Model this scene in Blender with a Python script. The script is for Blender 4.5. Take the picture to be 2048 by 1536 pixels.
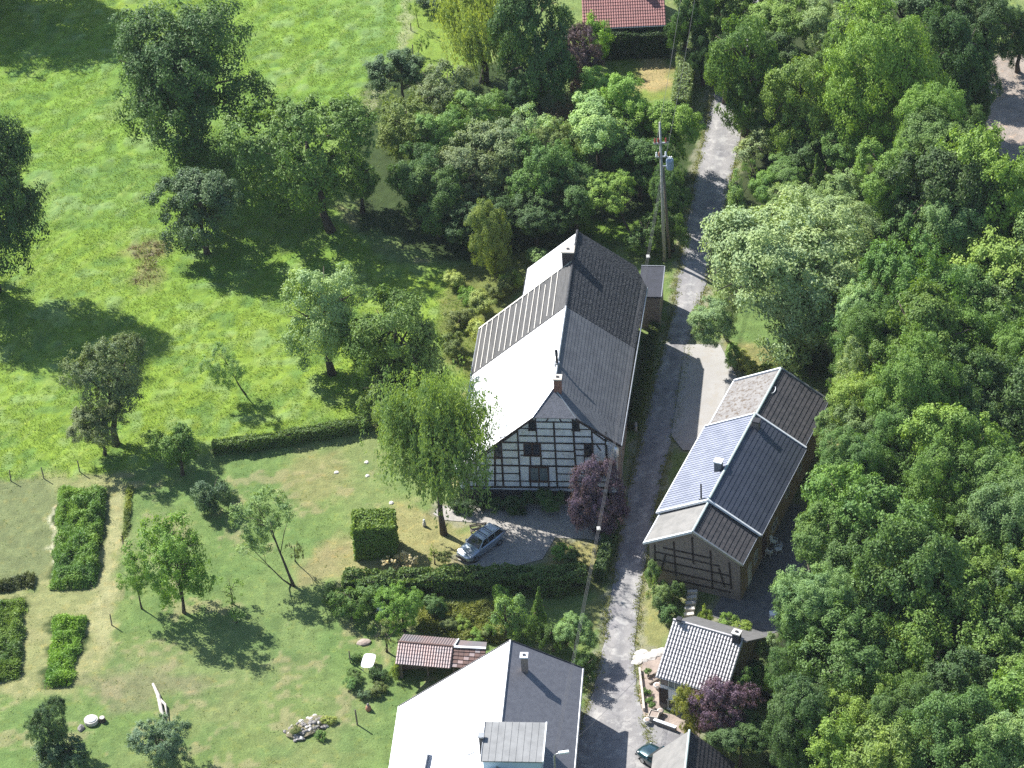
import bpy, bmesh, math, random
import numpy as np
from mathutils import Vector, Matrix

for _o in list(bpy.data.objects):
    bpy.data.objects.remove(_o)
SC = bpy.context.scene
COL = SC.collection
R = math.radians
rng = np.random.default_rng(7)
random.seed(7)

# ------------------------------------------------------------------ camera
DEP, ROLL, DIST, PPM = R(38.0), R(3.5), 300.0, 22.0
FPX = PPM * DIST                                   # focal length in photo pixels (2048 wide)
FWD = Vector((0, math.cos(DEP), -math.sin(DEP)))
_r0, _u0 = Vector((1, 0, 0)), Vector((0, math.sin(DEP), math.cos(DEP)))
RGT = _r0 * math.cos(ROLL) - _u0 * math.sin(ROLL)
UPV = _r0 * math.sin(ROLL) + _u0 * math.cos(ROLL)
CAMP = -FWD * DIST
cam = bpy.data.cameras.new('camera')
cam.sensor_width = 36.0
cam.lens = 36.0 * FPX / 2048.0
cam.clip_start, cam.clip_end = 1.0, 6000.0
camo = bpy.data.objects.new('camera', cam)
COL.objects.link(camo)
_m = Matrix((RGT, UPV, -FWD)).transposed().to_4x4()
_m.translation = CAMP
camo.matrix_world = _m
SC.camera = camo

# ------------------------------------------------------------------ light
SUN_EL, SHX, SHY = R(43.0), 0.71, -0.70            # shadows fall right and towards the camera
w = bpy.data.worlds.new('World')
SC.world = w
w.use_nodes = True
_n = w.node_tree.nodes
_bg = _n['Background']
sky = _n.new('ShaderNodeTexSky')
sky.sky_type = 'NISHITA'
sky.sun_disc = False
sky.sun_elevation = SUN_EL
sky.sun_rotation = math.atan2(-SHX, -SHY)          # azimuth clockwise from +Y
sky.air_density, sky.dust_density, sky.ozone_density = 1.0, 0.6, 2.0
w.node_tree.links.new(sky.outputs[0], _bg.inputs[0])
_bg.inputs[1].default_value = 0.095
sl = bpy.data.lights.new('sun', 'SUN')
sl.energy, sl.angle, sl.color = 5.0, R(0.53), (1.0, 0.98, 0.94)
so = bpy.data.objects.new('sun', sl)
COL.objects.link(so)
_d = Vector((SHX * math.cos(SUN_EL), SHY * math.cos(SUN_EL), -math.sin(SUN_EL)))
so.rotation_euler = _d.to_track_quat('-Z', 'Y').to_euler()
so.location = (-60, 60, 90)
SC.view_settings.view_transform = 'Standard'
SC.view_settings.look = 'None'
SC.view_settings.gamma = 1.0
SC.view_settings.exposure = 1.12
SC.cycles.use_denoising = False
SC.cycles.max_bounces = 5
SC.cycles.transparent_max_bounces = 4

# ------------------------------------------------------------------ pixels to places
def ray(px, py):
    return FWD * FPX + RGT * (px - 1024.0) - UPV * (py - 768.0)

def P(px, py, z=0.0):
    d = ray(px, py)
    return CAMP + d * ((z - CAMP.z) / d.z)

def ppm(p):
    return FPX / (Vector(p) - CAMP).dot(FWD)

# ------------------------------------------------------------------ materials
def _nd(nt, t, **kw):
    n = nt.nodes.new(t)
    for k, v in kw.items():
        setattr(n, k, v)
    return n

def _mix(nt, fac, a, b, mode='MIX'):
    m = _nd(nt, 'ShaderNodeMix', data_type='RGBA', blend_type=mode)
    for sock, v in ((m.inputs[0], fac), (m.inputs[6], a), (m.inputs[7], b)):
        if hasattr(v, 'links'):
            nt.links.new(v, sock)
        elif isinstance(v, (int, float)):
            sock.default_value = v
        else:
            sock.default_value = (v[0], v[1], v[2], 1)
    return m.outputs[2]

def _ramp(nt, val, lo, hi):
    r = _nd(nt, 'ShaderNodeMapRange')
    r.inputs[1].default_value, r.inputs[2].default_value = lo, hi
    nt.links.new(val, r.inputs[0])
    return r.outputs[0]

def _noise(nt, vec, scale, detail=5, rough=.6):
    n = _nd(nt, 'ShaderNodeTexNoise')
    n.inputs['Scale'].default_value = scale
    n.inputs['Detail'].default_value = detail
    n.inputs['Roughness'].default_value = rough
    if vec is not None:
        nt.links.new(vec, n.inputs['Vector'])
    return n.outputs[0]

def _bump(nt, bsdf, h, strength, dist=.1):
    b = _nd(nt, 'ShaderNodeBump')
    b.inputs['Strength'].default_value = strength
    b.inputs['Distance'].default_value = dist
    nt.links.new(h, b.inputs['Height'])
    nt.links.new(b.outputs[0], bsdf.inputs['Normal'])

def mat(name, c1, c2=None, scale=2.0, rough=.8, metal=0.0, bump=0.0, bscale=None, spec=.4,
        lo=.35, hi=.65, c3=None, s3=.4, stretch=None, coat=0.0, trans=0.0):
    m = bpy.data.materials.new(name)
    m.use_nodes = True
    nt = m.node_tree
    b = nt.nodes['Principled BSDF']
    b.inputs['Roughness'].default_value = rough
    b.inputs['Metallic'].default_value = metal
    b.inputs['Specular IOR Level'].default_value = spec
    b.inputs['Coat Weight'].default_value = coat
    tc = _nd(nt, 'ShaderNodeTexCoord').outputs['Object']
    if stretch:
        mp = _nd(nt, 'ShaderNodeMapping')
        mp.inputs['Scale'].default_value = stretch
        nt.links.new(tc, mp.inputs[0])
        tc = mp.outputs[0]
    if c2 is None:
        c2 = tuple(x * .8 for x in c1)
    col = _mix(nt, _ramp(nt, _noise(nt, tc, scale), lo, hi), c1, c2)
    if c3 is not None:
        col = _mix(nt, _ramp(nt, _noise(nt, tc, s3, 6, .7), .5, .62), col, c3)
    nt.links.new(col, b.inputs['Base Color'])
    if bump:
        _bump(nt, b, _noise(nt, tc, bscale or scale * 4), bump)
    return m

def leaf_mat(name, tr=.27):
    m = bpy.data.materials.new(name)
    m.use_nodes = True
    nt = m.node_tree
    b = nt.nodes['Principled BSDF']
    out = nt.nodes['Material Output']
    b.inputs['Roughness'].default_value = .55
    b.inputs['Specular IOR Level'].default_value = .32
    oi = _nd(nt, 'ShaderNodeObjectInfo')
    at = _nd(nt, 'ShaderNodeAttribute', attribute_name='lv')
    tc = _nd(nt, 'ShaderNodeTexCoord')
    geo = _nd(nt, 'ShaderNodeNewGeometry')
    base = oi.outputs['Color']
    warm = _mix(nt, 1.0, base, (1.28, 1.18, .85), 'MULTIPLY')
    cool = _mix(nt, 1.0, base, (.68, .76, .86), 'MULTIPLY')
    c = _mix(nt, _ramp(nt, at.outputs['Fac'], 0, 1), cool, warm)
    c = _mix(nt, _ramp(nt, _noise(nt, geo.outputs['Position'], .7, 3), .3, .7), c,
             _mix(nt, 1.0, c, (1.22, 1.14, .92), 'MULTIPLY'))
    nt.links.new(c, b.inputs['Base Color'])
    t = _nd(nt, 'ShaderNodeBsdfTranslucent')
    nt.links.new(_mix(nt, 1.0, c, (1.3, 1.3, .5), 'MULTIPLY'), t.inputs[0])
    mx = _nd(nt, 'ShaderNodeMixShader')
    mx.inputs[0].default_value = tr
    nt.links.new(b.outputs[0], mx.inputs[1])
    nt.links.new(t.outputs[0], mx.inputs[2])
    nt.links.new(mx.outputs[0], out.inputs[0])
    return m

LEAF = leaf_mat('foliage')
GRASSM = leaf_mat('grass_blades', .35)
BARK = mat('bark', (.10, .075, .055), (.05, .04, .03), 6, .9, bump=.5)
BARK_PALE = mat('pale_bark', (.30, .28, .24), (.10, .09, .08), 5, .9, bump=.4)
PLASTER = mat('white_plaster', (.80, .81, .82), (.66, .67, .69), .8, .85, bump=.25, bscale=8, c3=(.58, .57, .55), s3=1.1)
TIMBER = mat('dark_timber', (.05, .034, .03), (.03, .022, .02), 5, .8, bump=.3)
SLATE = mat('sun_glare_slate', (.76, .76, .77), (.68, .68, .70), .8, .53, metal=.55, bump=.12, bscale=5)  # near-white base colour paints in the sun glare on left-facing slopes
TILE_GREY = mat('grey_roof_tile', (.175, .175, .19), (.14, .14, .155), 2.5, .5, metal=.35, bump=.12, bscale=6)
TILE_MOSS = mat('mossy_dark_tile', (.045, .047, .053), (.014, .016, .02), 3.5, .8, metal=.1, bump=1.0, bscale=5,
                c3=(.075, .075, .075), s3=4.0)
TILE_BLUE = mat('blue_black_tile', (.125, .135, .17), (.095, .105, .135), .9, .54, metal=.85)
TILE_DARKROW = mat('dark_row_tile', (.085, .078, .08), (.045, .044, .048), 2.2, .7, metal=.1)
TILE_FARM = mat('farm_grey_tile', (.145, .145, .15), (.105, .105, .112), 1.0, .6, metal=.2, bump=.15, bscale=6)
TILE_RED = mat('red_clay_tile', (.30, .135, .12), (.23, .11, .10), 1.5, .75)
TILE_BROWN = mat('brown_clay_tile', (.15, .085, .068), (.10, .06, .052), 2, .75)
TILE_PINK = mat('faded_clay_tile', (.27, .19, .175), (.20, .185, .19), .5, .55, metal=.4)
TILE_GLAZED = mat('glazed_tile', (.47, .445, .44), (.32, .305, .305), 3, .50, metal=.7)
RIDGE = mat('green_grey_ridge', (.42, .50, .47), (.34, .40, .40), 3, .6)
RIDGE_WHITE = mat('white_trim', (.75, .77, .78), (.66, .68, .70), 3, .55)
SLATM = mat('grey_slat_board', (.085, .082, .08), (.045, .044, .043), 1.6, .8, stretch=(5, .5, 5), bump=.3)
BATTEN = mat('pale_batten', (.66, .62, .54), (.50, .47, .42), 4, .7)
ROOF_CONC = mat('grey_fibre_cement', (.225, .215, .20), (.165, .16, .15), 1.2, .85, bump=.3, bscale=9)
ROOF_LICHEN = mat('lichen_roof', (.235, .225, .215), (.175, .165, .16), 1.4, .85, bump=.5, bscale=7,
                  c3=(.095, .068, .045), s3=3.2)
BRICK = mat('brown_brick_wall', (.30, .24, .20), (.20, .16, .14), 4, .9, bump=.4, bscale=10)
BRICK_YEL = mat('ochre_wall', (.34, .26, .15), (.25, .18, .11), 2.5, .9, bump=.3, bscale=8)
BRICK_RED = mat('red_brick', (.30, .14, .10), (.20, .10, .08), 5, .9, bump=.3)
STONE = mat('grey_stone', (.26, .24, .22), (.16, .15, .14), 3, .9, bump=.6)
STONE_PALE = mat('pale_stone', (.62, .58, .52), (.44, .41, .37), 2, .85, bump=.4)
CONC = mat('concrete_cap', (.56, .50, .42), (.42, .38, .33), 4, .85, bump=.2)
POLE = mat('weathered_pole', (.42, .41, .38), (.27, .26, .24), 2, .85, bump=.2)
METAL = mat('dull_metal', (.40, .41, .42), (.30, .31, .32), 4, .45, metal=.7)
METAL_DARK = mat('dark_metal', (.05, .05, .055), (.035, .035, .04), 4, .5, metal=.4)
WHITE = mat('white_plastic', (.80, .81, .80), (.72, .73, .73), 3, .45)
WINGLASS = mat('window_glass', (.035, .04, .05), (.02, .022, .03), 1, .08, spec=.8)
CURTAIN = mat('grey_green_pane', (.14, .18, .19), (.10, .13, .14), 2, .25, spec=.6)
WINFRAME = mat('brown_window_frame', (.09, .045, .03), (.06, .03, .022), 4, .6)
WINFRAME_W = mat('pale_window_frame', (.62, .62, .56), (.52, .52, .47), 4, .6)
WOOD = mat('grey_wood', (.22, .18, .14), (.13, .11, .09), 4, .9, bump=.4)
WOOD_PALE = mat('bleached_wood', (.58, .53, .46), (.36, .32, .28), 3, .85, bump=.4)
ASPHALT = mat('old_asphalt', (.27, .265, .27), (.205, .20, .205), .35, .9, bump=.25, bscale=14,
              c3=(.30, .29, .275), s3=.9)
def road_mat():
    m = mat('old_asphalt_lane', (.235, .226, .222), (.185, .178, .176), .35, .9, bump=.3, bscale=14, c3=(.31, .30, .285), s3=.9)
    nt = m.node_tree; b = nt.nodes['Principled BSDF']
    src = b.inputs['Base Color'].links[0].from_socket
    at = _nd(nt, 'ShaderNodeAttribute', attribute_name='acr')
    geo = _nd(nt, 'ShaderNodeNewGeometry').outputs['Position']
    w_ = _nd(nt, 'ShaderNodeMath', operation='SINE')
    k = _nd(nt, 'ShaderNodeMath', operation='MULTIPLY_ADD')
    k.inputs[1].default_value = 12.566; k.inputs[2].default_value = -1.57
    nt.links.new(at.outputs['Fac'], k.inputs[0]); nt.links.new(k.outputs[0], w_.inputs[0])
    c = _mix(nt, _ramp(nt, w_.outputs[0], -.6, 1.6), src, _mix(nt, 1.0, src, (1.22, 1.2, 1.17), 'MULTIPLY'))
    vo = _nd(nt, 'ShaderNodeTexVoronoi', feature='DISTANCE_TO_EDGE'); vo.inputs['Scale'].default_value = .33
    wp = _nd(nt, 'ShaderNodeVectorMath', operation='MULTIPLY_ADD')
    nz = _nd(nt, 'ShaderNodeTexNoise'); nz.inputs['Scale'].default_value = 1.2
    nt.links.new(geo, nz.inputs['Vector'])
    nt.links.new(nz.outputs['Color'], wp.inputs[0]); wp.inputs[1].default_value = (1.6, 1.6, 0); nt.links.new(geo, wp.inputs[2])
    nt.links.new(wp.outputs[0], vo.inputs['Vector'])
    c = _mix(nt, _ramp(nt, vo.outputs['Distance'], .022, .008), c, _mix(nt, 1.0, c, (.84, .84, .85), 'MULTIPLY'))
    c = _mix(nt, _ramp(nt, _noise(nt, geo, .22, 2), .56, .575), c, _mix(nt, 1.0, c, (.84, .84, .87), 'MULTIPLY'))
    nt.links.new(c, b.inputs['Base Color'])
    return m
LANE = road_mat()
APRONM = mat('pale_concrete', (.335, .32, .298), (.285, .27, .252), .4, .9, bump=.15, bscale=9, c3=(.31, .285, .25), s3=.8)
GRAVEL = mat('pale_gravel', (.40, .37, .33), (.28, .26, .235), 1.6, .95, bump=.6, bscale=16)
PAVING = mat('dark_paving', (.15, .145, .145), (.10, .10, .10), 1.5, .9, bump=.3, bscale=8)
EARTH = mat('bare_earth', (.36, .29, .24), (.25, .20, .17), 1.0, .95, bump=.6)
PAINT_SILVER = mat('silver_blue_paint', (.42, .47, .52), (.40, .45, .50), 1, .3, metal=.6, coat=.7)
PAINT_GREEN = mat('dark_teal_paint', (.012, .045, .055), (.012, .042, .05), 1, .25, metal=.3, coat=1.0)
CARGLASS = mat('car_glass', (.015, .02, .024), (.012, .016, .02), 1, .06, spec=.8)
RUBBER = mat('rubber', (.02, .02, .02), (.015, .015, .015), 4, .8)
RIM = mat('wheel_rim', (.45, .46, .47), (.38, .39, .40), 4, .35, metal=.8)
LENS = mat('lamp_lens', (.70, .72, .74), (.62, .64, .66), 4, .15)
RED = mat('red_ceramic', (.35, .05, .04), (.25, .04, .03), 4, .4)
BLUEG = mat('blue_grey_enamel', (.24, .31, .42), (.20, .26, .36), 3, .45)
CABLE = mat('grey_cable', (.09, .09, .095), (.07, .07, .075), 4, .7)
DORMER = mat('zinc_grey_sheet', (.24, .24, .235), (.19, .19, .187), 1.2, .8)
TERRA = mat('terracotta', (.36, .18, .11), (.28, .14, .09), 4, .8)

# ------------------------------------------------------------------ object helpers
def tag(o, label=None, cat=None, group=None, kind=None):
    if label: o['label'] = label
    if cat: o['category'] = cat
    if group: o['group'] = group
    if kind: o['kind'] = kind
    return o

def empty(name, loc, rz=0.0):
    o = bpy.data.objects.new(name, None)
    o.empty_display_size = .3
    o.location = loc
    o.rotation_euler = (0, 0, rz)
    COL.objects.link(o)
    return o

def link(name, me, m=None, parent=None):
    o = bpy.data.objects.new(name, me)
    COL.objects.link(o)
    if m is not None and not me.materials:
        me.materials.append(m)
    if parent is not None:
        o.parent = parent
    return o

class MB:
    def __init__(self):
        self.v, self.f = [], []
    def add(self, vs, fs):
        b = len(self.v)
        self.v += [tuple(p) for p in vs]
        self.f += [tuple(i + b for i in f) for f in fs]
        return self
    def box(self, x0, x1, y0, y1, z0, z1):
        return self.add([(x0,y0,z0),(x1,y0,z0),(x1,y1,z0),(x0,y1,z0),(x0,y0,z1),(x1,y0,z1),(x1,y1,z1),(x0,y1,z1)],
                        [(3,2,1,0),(4,5,6,7),(0,1,5,4),(1,2,6,5),(2,3,7,6),(3,0,4,7)])
    def slab(self, pts, t):
        pts = [Vector(p) for p in pts]
        n = Vector((0, 0, 0))
        for i in range(len(pts)):
            a, b = pts[i], pts[(i + 1) % len(pts)]
            n += a.cross(b)
        n.normalize()
        if n.z < 0:
            pts.reverse(); n = -n
        k = len(pts)
        return self.add(list(pts) + [p - n * t for p in pts],
                        [tuple(range(k)), tuple(range(2 * k - 1, k - 1, -1))] +
                        [(i, i + k, (i + 1) % k + k, (i + 1) % k) for i in range(k)])
    def prism(self, pts, ext):
        """polygon pts swept by vector ext"""
        e = Vector(ext); pts = [Vector(p) for p in pts]
        k = len(pts)
        return self.add(pts + [p + e for p in pts],
                        [tuple(range(k - 1, -1, -1)), tuple(range(k, 2 * k))] +
                        [(i, (i + 1) % k, (i + 1) % k + k, i + k) for i in range(k)])
    def bar(self, a, b, wx, wy, up=(0, 0, 1)):
        a, b = Vector(a), Vector(b)
        d = (b - a).normalized()
        u = Vector(up)
        if abs(d.dot(u)) > .98: u = Vector((0, 1, 0))
        s = d.cross(u).normalized(); t = s.cross(d).normalized()
        s *= wx / 2; t *= wy / 2
        return self.add([a-s-t, a+s-t, a+s+t, a-s+t, b-s-t, b+s-t, b+s+t, b-s+t],
                        [(0,3,2,1),(4,5,6,7),(0,1,5,4),(1,2,6,5),(2,3,7,6),(3,0,4,7)])
    def tube(self, path, rad, n=8, cap=True):
        path = [Vector(p) for p in path]
        if not hasattr(rad, '__len__'): rad = [rad] * len(path)
        base = len(self.v)
        for i, p in enumerate(path):
            d = (path[min(i+1, len(path)-1)] - path[max(i-1, 0)]).normalized()
            r = Vector((1, 0, 0)) if abs(d.x) < .9 else Vector((0, 1, 0))
            s = d.cross(r).normalized(); t = s.cross(d)
            for k in range(n):
                a = 2 * math.pi * k / n
                self.v.append(tuple(p + (s * math.cos(a) + t * math.sin(a)) * rad[i]))
        for i in range(len(path) - 1):
            for k in range(n):
                a, b = base + i*n + k, base + i*n + (k+1) % n
                self.f.append((a, a + n, b + n, b))
        if cap:
            self.f.append(tuple(base + k for k in range(n)))
            self.f.append(tuple(base + (len(path)-1)*n + k for k in reversed(range(n))))
        return self
    def lathe(self, prof, n=14, c=(0, 0, 0)):
        path = [Vector((c[0], c[1], c[2] + z)) for r, z in prof]
        base = len(self.v)
        for (r, z) in prof:
            for k in range(n):
                a = 2 * math.pi * k / n
                self.v.append((c[0] + r*math.cos(a), c[1] + r*math.sin(a), c[2] + z))
        for i in range(len(prof) - 1):
            for k in range(n):
                a, b = base + i*n + k, base + i*n + (k+1) % n
                self.f.append((a, b, b + n, a + n))
        self.f.append(tuple(base + k for k in reversed(range(n))))
        self.f.append(tuple(base + (len(prof)-1)*n + k for k in range(n)))
        return self
    def mesh(self, name, smooth=False):
        me = bpy.data.meshes.new(name)
        me.from_pydata(self.v, [], self.f)
        bm = bmesh.new(); bm.from_mesh(me)
        bmesh.ops.recalc_face_normals(bm, faces=bm.faces)
        bm.to_mesh(me); bm.free()
        if smooth:
            me.polygons.foreach_set('use_smooth', [True] * len(me.polygons))
        return me
    def build(self, name, m, parent=None, smooth=False, bevel=0):
        o = link(name, self.mesh(name, smooth), m, parent)
        if bevel:
            b = o.modifiers.new('bevel', 'BEVEL'); b.width = bevel; b.segments = 2; b.limit_method = 'ANGLE'
        return o

def mesh_np(name, V, F, lv=None, smooth=False):
    """V (n,3), F (m,k) -> mesh"""
    me = bpy.data.meshes.new(name)
    k = F.shape[1]
    me.vertices.add(len(V)); me.vertices.foreach_set('co', V.astype(np.float32).ravel())
    me.loops.add(F.size); me.loops.foreach_set('vertex_index', F.astype(np.int32).ravel())
    me.polygons.add(len(F))
    me.polygons.foreach_set('loop_start', np.arange(0, F.size, k, dtype=np.int32))
    me.polygons.foreach_set('loop_total', np.full(len(F), k, dtype=np.int32))
    me.polygons.foreach_set('use_smooth', np.full(len(F), bool(smooth)))
    me.update(calc_edges=True)
    if lv is not None:
        a = me.attributes.new('lv', 'FLOAT', 'POINT')
        a.data.foreach_set('value', lv.astype(np.float32))
    return me

def unit(a):
    return a / np.maximum(np.linalg.norm(a, axis=1, keepdims=True), 1e-9)

def leaves(name, pos, nrm, size, aspect=.6, tan=None, r=rng, lv=None):
    n = len(pos)
    nrm = unit(nrm)
    if tan is None:
        tan = r.normal(size=(n, 3))
    tan = unit(tan - nrm * (tan * nrm).sum(1, keepdims=True))
    bi = np.cross(nrm, tan)
    s = np.broadcast_to(np.asarray(size, float), (n,))[:, None] * .5
    a = s * aspect
    sag = nrm * s * .25
    V = np.stack([pos - tan*s - sag, pos + bi*a, pos + tan*s - sag, pos - bi*a], 1).reshape(-1, 3)
    F = np.arange(4 * n).reshape(n, 4)
    if lv is None:
        lv = np.clip(r.normal(.5, .3, n), 0, 1)
    return mesh_np(name, V, F, np.repeat(lv, 4))

# ------------------------------------------------------------------ numpy noise
def vnoise(x, y, scale, seed):
    r = np.random.default_rng(seed)
    T = r.random((256, 256))
    x, y = x / scale + 1000.3, y / scale + 1000.7
    xi, yi = np.floor(x).astype(int), np.floor(y).astype(int)
    fx, fy = x - xi, y - yi
    fx, fy = fx*fx*(3-2*fx), fy*fy*(3-2*fy)
    g = lambda i, j: T[i % 256, j % 256]
    return (g(xi,yi)*(1-fx)+g(xi+1,yi)*fx)*(1-fy) + (g(xi,yi+1)*(1-fx)+g(xi+1,yi+1)*fx)*fy

def poly_sd(x, y, poly):
    """signed distance, positive inside"""
    d = np.full(x.shape, 1e9); ins = np.zeros(x.shape, bool)
    n = len(poly)
    for i in range(n):
        ax, ay = poly[i]; bx, by = poly[(i+1) % n]
        ex, ey = bx-ax, by-ay
        t = np.clip(((x-ax)*ex + (y-ay)*ey) / (ex*ex+ey*ey+1e-9), 0, 1)
        d = np.minimum(d, np.hypot(x-ax-t*ex, y-ay-t*ey))
        c = ((ay > y) != (by > y))
        xs = ex * (y-ay) / (ey if abs(ey) > 1e-9 else 1e-9) + ax
        ins ^= c & (x < xs)
    return np.where(ins, d, -d)

def wpoly(pts, z=0.0):
    return [(p.x, p.y) for p in (P(a, b, z) for a, b in pts)]

# ================================================================== THE GROUND
ROAD_L = [(1462,-60),(1448,60),(1432,160),(1400,310),(1385,390),(1367,480),(1352,590),(1330,690),(1305,780),(1283,870),(1260,960),
          (1240,1080),(1222,1190),(1206,1290),(1190,1370),(1168,1432),(1140,1500),(1120,1600)]
ROAD_R = [(1530,-60),(1512,60),(1496,160),(1474,310),(1453,400),(1426,500),(1404,600),(1374,690),(1362,780),(1346,870),(1322,960),
          (1298,1080),(1281,1190),(1270,1290),(1272,1370),(1288,1432),(1300,1500),(1300,1600)]
FORECOURT = [(1268,1425),(1300,1440),(1345,1458),(1395,1478),(1420,1560),(1400,1620),(1270,1620)]
APRON = [(1372,688),(1440,689),(1484,772),(1446,805),(1424,850),(1398,900),(1366,900),(1343,872),(1356,790)]
DRIVE = [(880,1012),(1000,1008),(1150,1008),(1200,1040),(1262,1050),(1250,1085),(1170,1078),(1110,1075),(1085,1118),(1000,1140),
         (945,1140),(915,1118),(990,1078),(1000,1062),(960,1046),(890,1040),(866,1028)]
PATIO = [(1470,1130),(1540,1000),(1600,1010),(1610,1120),(1580,1250),(1530,1275),(1420,1230),(1440,1200)]
FIELD = [(1935,140),(2100,60),(2160,200),(2120,420),(2010,345),(1985,290),(1970,220)]
SMALLYARD = [(1278,1305),(1330,1300),(1318,1345),(1325,1425),(1400,1440),(1398,1476),(1290,1445),(1278,1390)]
BEDS = [[(118,980),(214,982),(190,1178),(104,1180)], [(108,1240),(174,1238),(140,1374),(90,1374)], [(-30,1215),(48,1200),(42,1350),(-20,1370)]]

HARD = [wpoly(list(zip([p[0] for p in ROAD_L], [p[1] for p in ROAD_L])) + list(reversed(ROAD_R))), wpoly(FORECOURT), wpoly(APRON), wpoly(DRIVE), wpoly(PATIO), wpoly(SMALLYARD)]
MEADOW = [(-400,-300),(790,-300),(818,20),(806,90),(760,200),(720,300),(660,420),(760,520),(905,540),(930,620),(960,760),(740,842),(600,872),(430,894),(330,915),(190,945),(90,955),(-400,985)]

def grid_axis(a, b, step, far):
    inner = list(np.arange(a, b + 1e-6, step))
    out, s, x = [], step, b
    while x < far:
        s *= 1.5; x += s; out.append(x)
    lo, s, x = [], step, a
    while x > -far:
        s *= 1.5; x -= s; lo.append(x)
    return np.array(lo[::-1] + inner + out)

def ground():
    gx = grid_axis(-56, 60, .25, 2500); gy = grid_axis(-58, 84, .25, 2500)
    X, Y = np.meshgrid(gx, gy); sh = X.shape
    x, y = X.ravel(), Y.ravel()
    n1, n2, n3 = vnoise(x, y, 6, 1), vnoise(x, y, 1.6, 2), vnoise(x, y, .55, 3)
    nb = vnoise(x, y, 17, 4)
    wx = x + (vnoise(x, y, 1.3, 5) - .5) * 1.4 + (vnoise(x, y, .5, 15) - .5) * .6
    wy = y + (vnoise(x, y, 1.3, 6) - .5) * 1.8 + (vnoise(x, y, .5, 16) - .5) * .8
    col = np.empty((len(x), 3)); col[:] = (.182, .238, .07)
    def lay(c, k):
        nonlocal col
        col = col * (1 - k[:, None]) + np.asarray(c) * k[:, None]
    sm = lambda t: np.clip(t, 0, 1) ** 2 * (3 - 2 * np.clip(t, 0, 1))
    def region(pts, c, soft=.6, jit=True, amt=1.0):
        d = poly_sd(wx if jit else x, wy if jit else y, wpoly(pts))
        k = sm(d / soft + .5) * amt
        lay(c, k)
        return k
    # lawn patches, worn and dry
    lay((.26, .26, .11), sm((n1 - .45) * 2.2) * .7)
    lay((.14, .225, .06), sm((nb - .5) * 3) * .6)
    lay((.115, .19, .055), sm((n2 - .58) * 4) * .45)
    lay((.30, .25, .13), sm((vnoise(x, y, 2.4, 21) * .6 + n3 * .4 - .62) * 7) * .6)
    kmead = region(MEADOW, (.18, .285, .04), 1.2)
    lay((.16, .255, .06), kmead * sm((n1 - .45) * 3) * .55)
    lay((.245, .32, .035), kmead * sm((nb - .45) * 3) * .55)
    lay((.21, .29, .12), kmead * sm((n2 - .62) * 4) * .5); lay((.10, .19, .05), kmead * sm((.36 - n2) * 4) * .6)
    sx, sy = x * .62 + y * .78, -x * .78 + y * .62
    streak = vnoise(sx / 7, sy, .8, 22) * .6 + vnoise(sx / 4, sy, .35, 23) * .4
    lay((.255, .33, .085), kmead * sm((streak - .52) * 4) * .5); lay((.12, .22, .05), kmead * sm((.42 - streak) * 4) * .45)
    # wood floor, orchard floor, scrub
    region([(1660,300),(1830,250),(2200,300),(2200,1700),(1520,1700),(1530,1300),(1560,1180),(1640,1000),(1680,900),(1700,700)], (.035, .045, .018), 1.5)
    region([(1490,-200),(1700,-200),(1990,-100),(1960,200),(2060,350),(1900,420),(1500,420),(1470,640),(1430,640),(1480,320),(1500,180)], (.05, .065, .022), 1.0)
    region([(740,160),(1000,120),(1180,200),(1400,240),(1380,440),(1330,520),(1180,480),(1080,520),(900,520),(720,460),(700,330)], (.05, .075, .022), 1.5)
    region([(905,540),(1080,500),(1050,590),(960,670),(955,760),(880,720),(880,600)], (.17, .19, .05), 1.0)
    region([(1130,440),(1330,440),(1330,520),(1180,470)], (.13, .21, .03), .8)
    # garden of the upper house
    region([(820,-60),(1000,-60),(985,120),(880,160),(820,150)], (.20, .28, .045), .8)
    region([(1215,112),(1345,108),(1340,200),(1270,195),(1225,150)], (.20, .25, .05), .8)
    region([(1280,112),(1344,110),(1338,180),(1270,185)], (.38, .29, .13), 1.4)
    # pale track along the meadow edge
    for a, b in (((800,0),(812,60)), ((812,60),(800,110)), ((760,170),(700,290))):
        region([(a[0]-9,a[1]),(a[0]+9,a[1]),(b[0]+9,b[1]),(b[0]-9,b[1])], (.33, .33, .17), .9, amt=.75)
    # worn grass round the drive and hedge
    region([(700,1060),(800,1000),(900,1030),(930,1060),(1000,1050),(960,1130),(880,1150),(720,1165),(650,1160),(650,1100)], (.33, .28, .12), 2.2, amt=.8)
    region([(1085,1075),(1200,1080),(1215,1150),(1120,1160),(1085,1120)], (.32, .27, .11), 1.0, amt=.85)
    region([(590,905),(680,900),(690,990),(620,1010),(560,960)], (.30, .25, .11), 2.0, amt=.55)
    region([(600,1110),(700,1090),(640,1170),(590,1180)], (.31, .25, .12), 1.6, amt=.7)
    # kitchen garden: paths of trodden straw round the beds
    region([(60,948),(220,944),(262,966),(240,1120),(210,1310),(150,1400),(40,1400),(-60,1390),(-60,1190),(60,1180),(100,1000)], (.31, .29, .125), 1.6, amt=.75)
    region([(-60,965),(95,958),(112,985),(95,1165),(-60,1185)], (.185, .205, .085), 1.0)
    region([(212,985),(248,985),(212,1310),(178,1300)], (.40, .36, .18), 1.0, amt=.6)
    region([(112,985),(122,985),(106,1130),(98,1120)], (.58, .53, .36), .4)
    for b in BEDS:
        region(b, (.06, .085, .025), .6)
    region([(150,1360),(260,1330),(420,1350),(400,1390),(230,1420)], (.25, .21, .12), 2.0, amt=.6)
    # heaps of cut stalks, kerb-side strips, bare earth
    region([(240,505),(275,487),(338,478),(346,498),(312,515),(318,545),(292,578),(268,565),(284,522)], (.22, .17, .09), 2.2, amt=.7)
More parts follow.
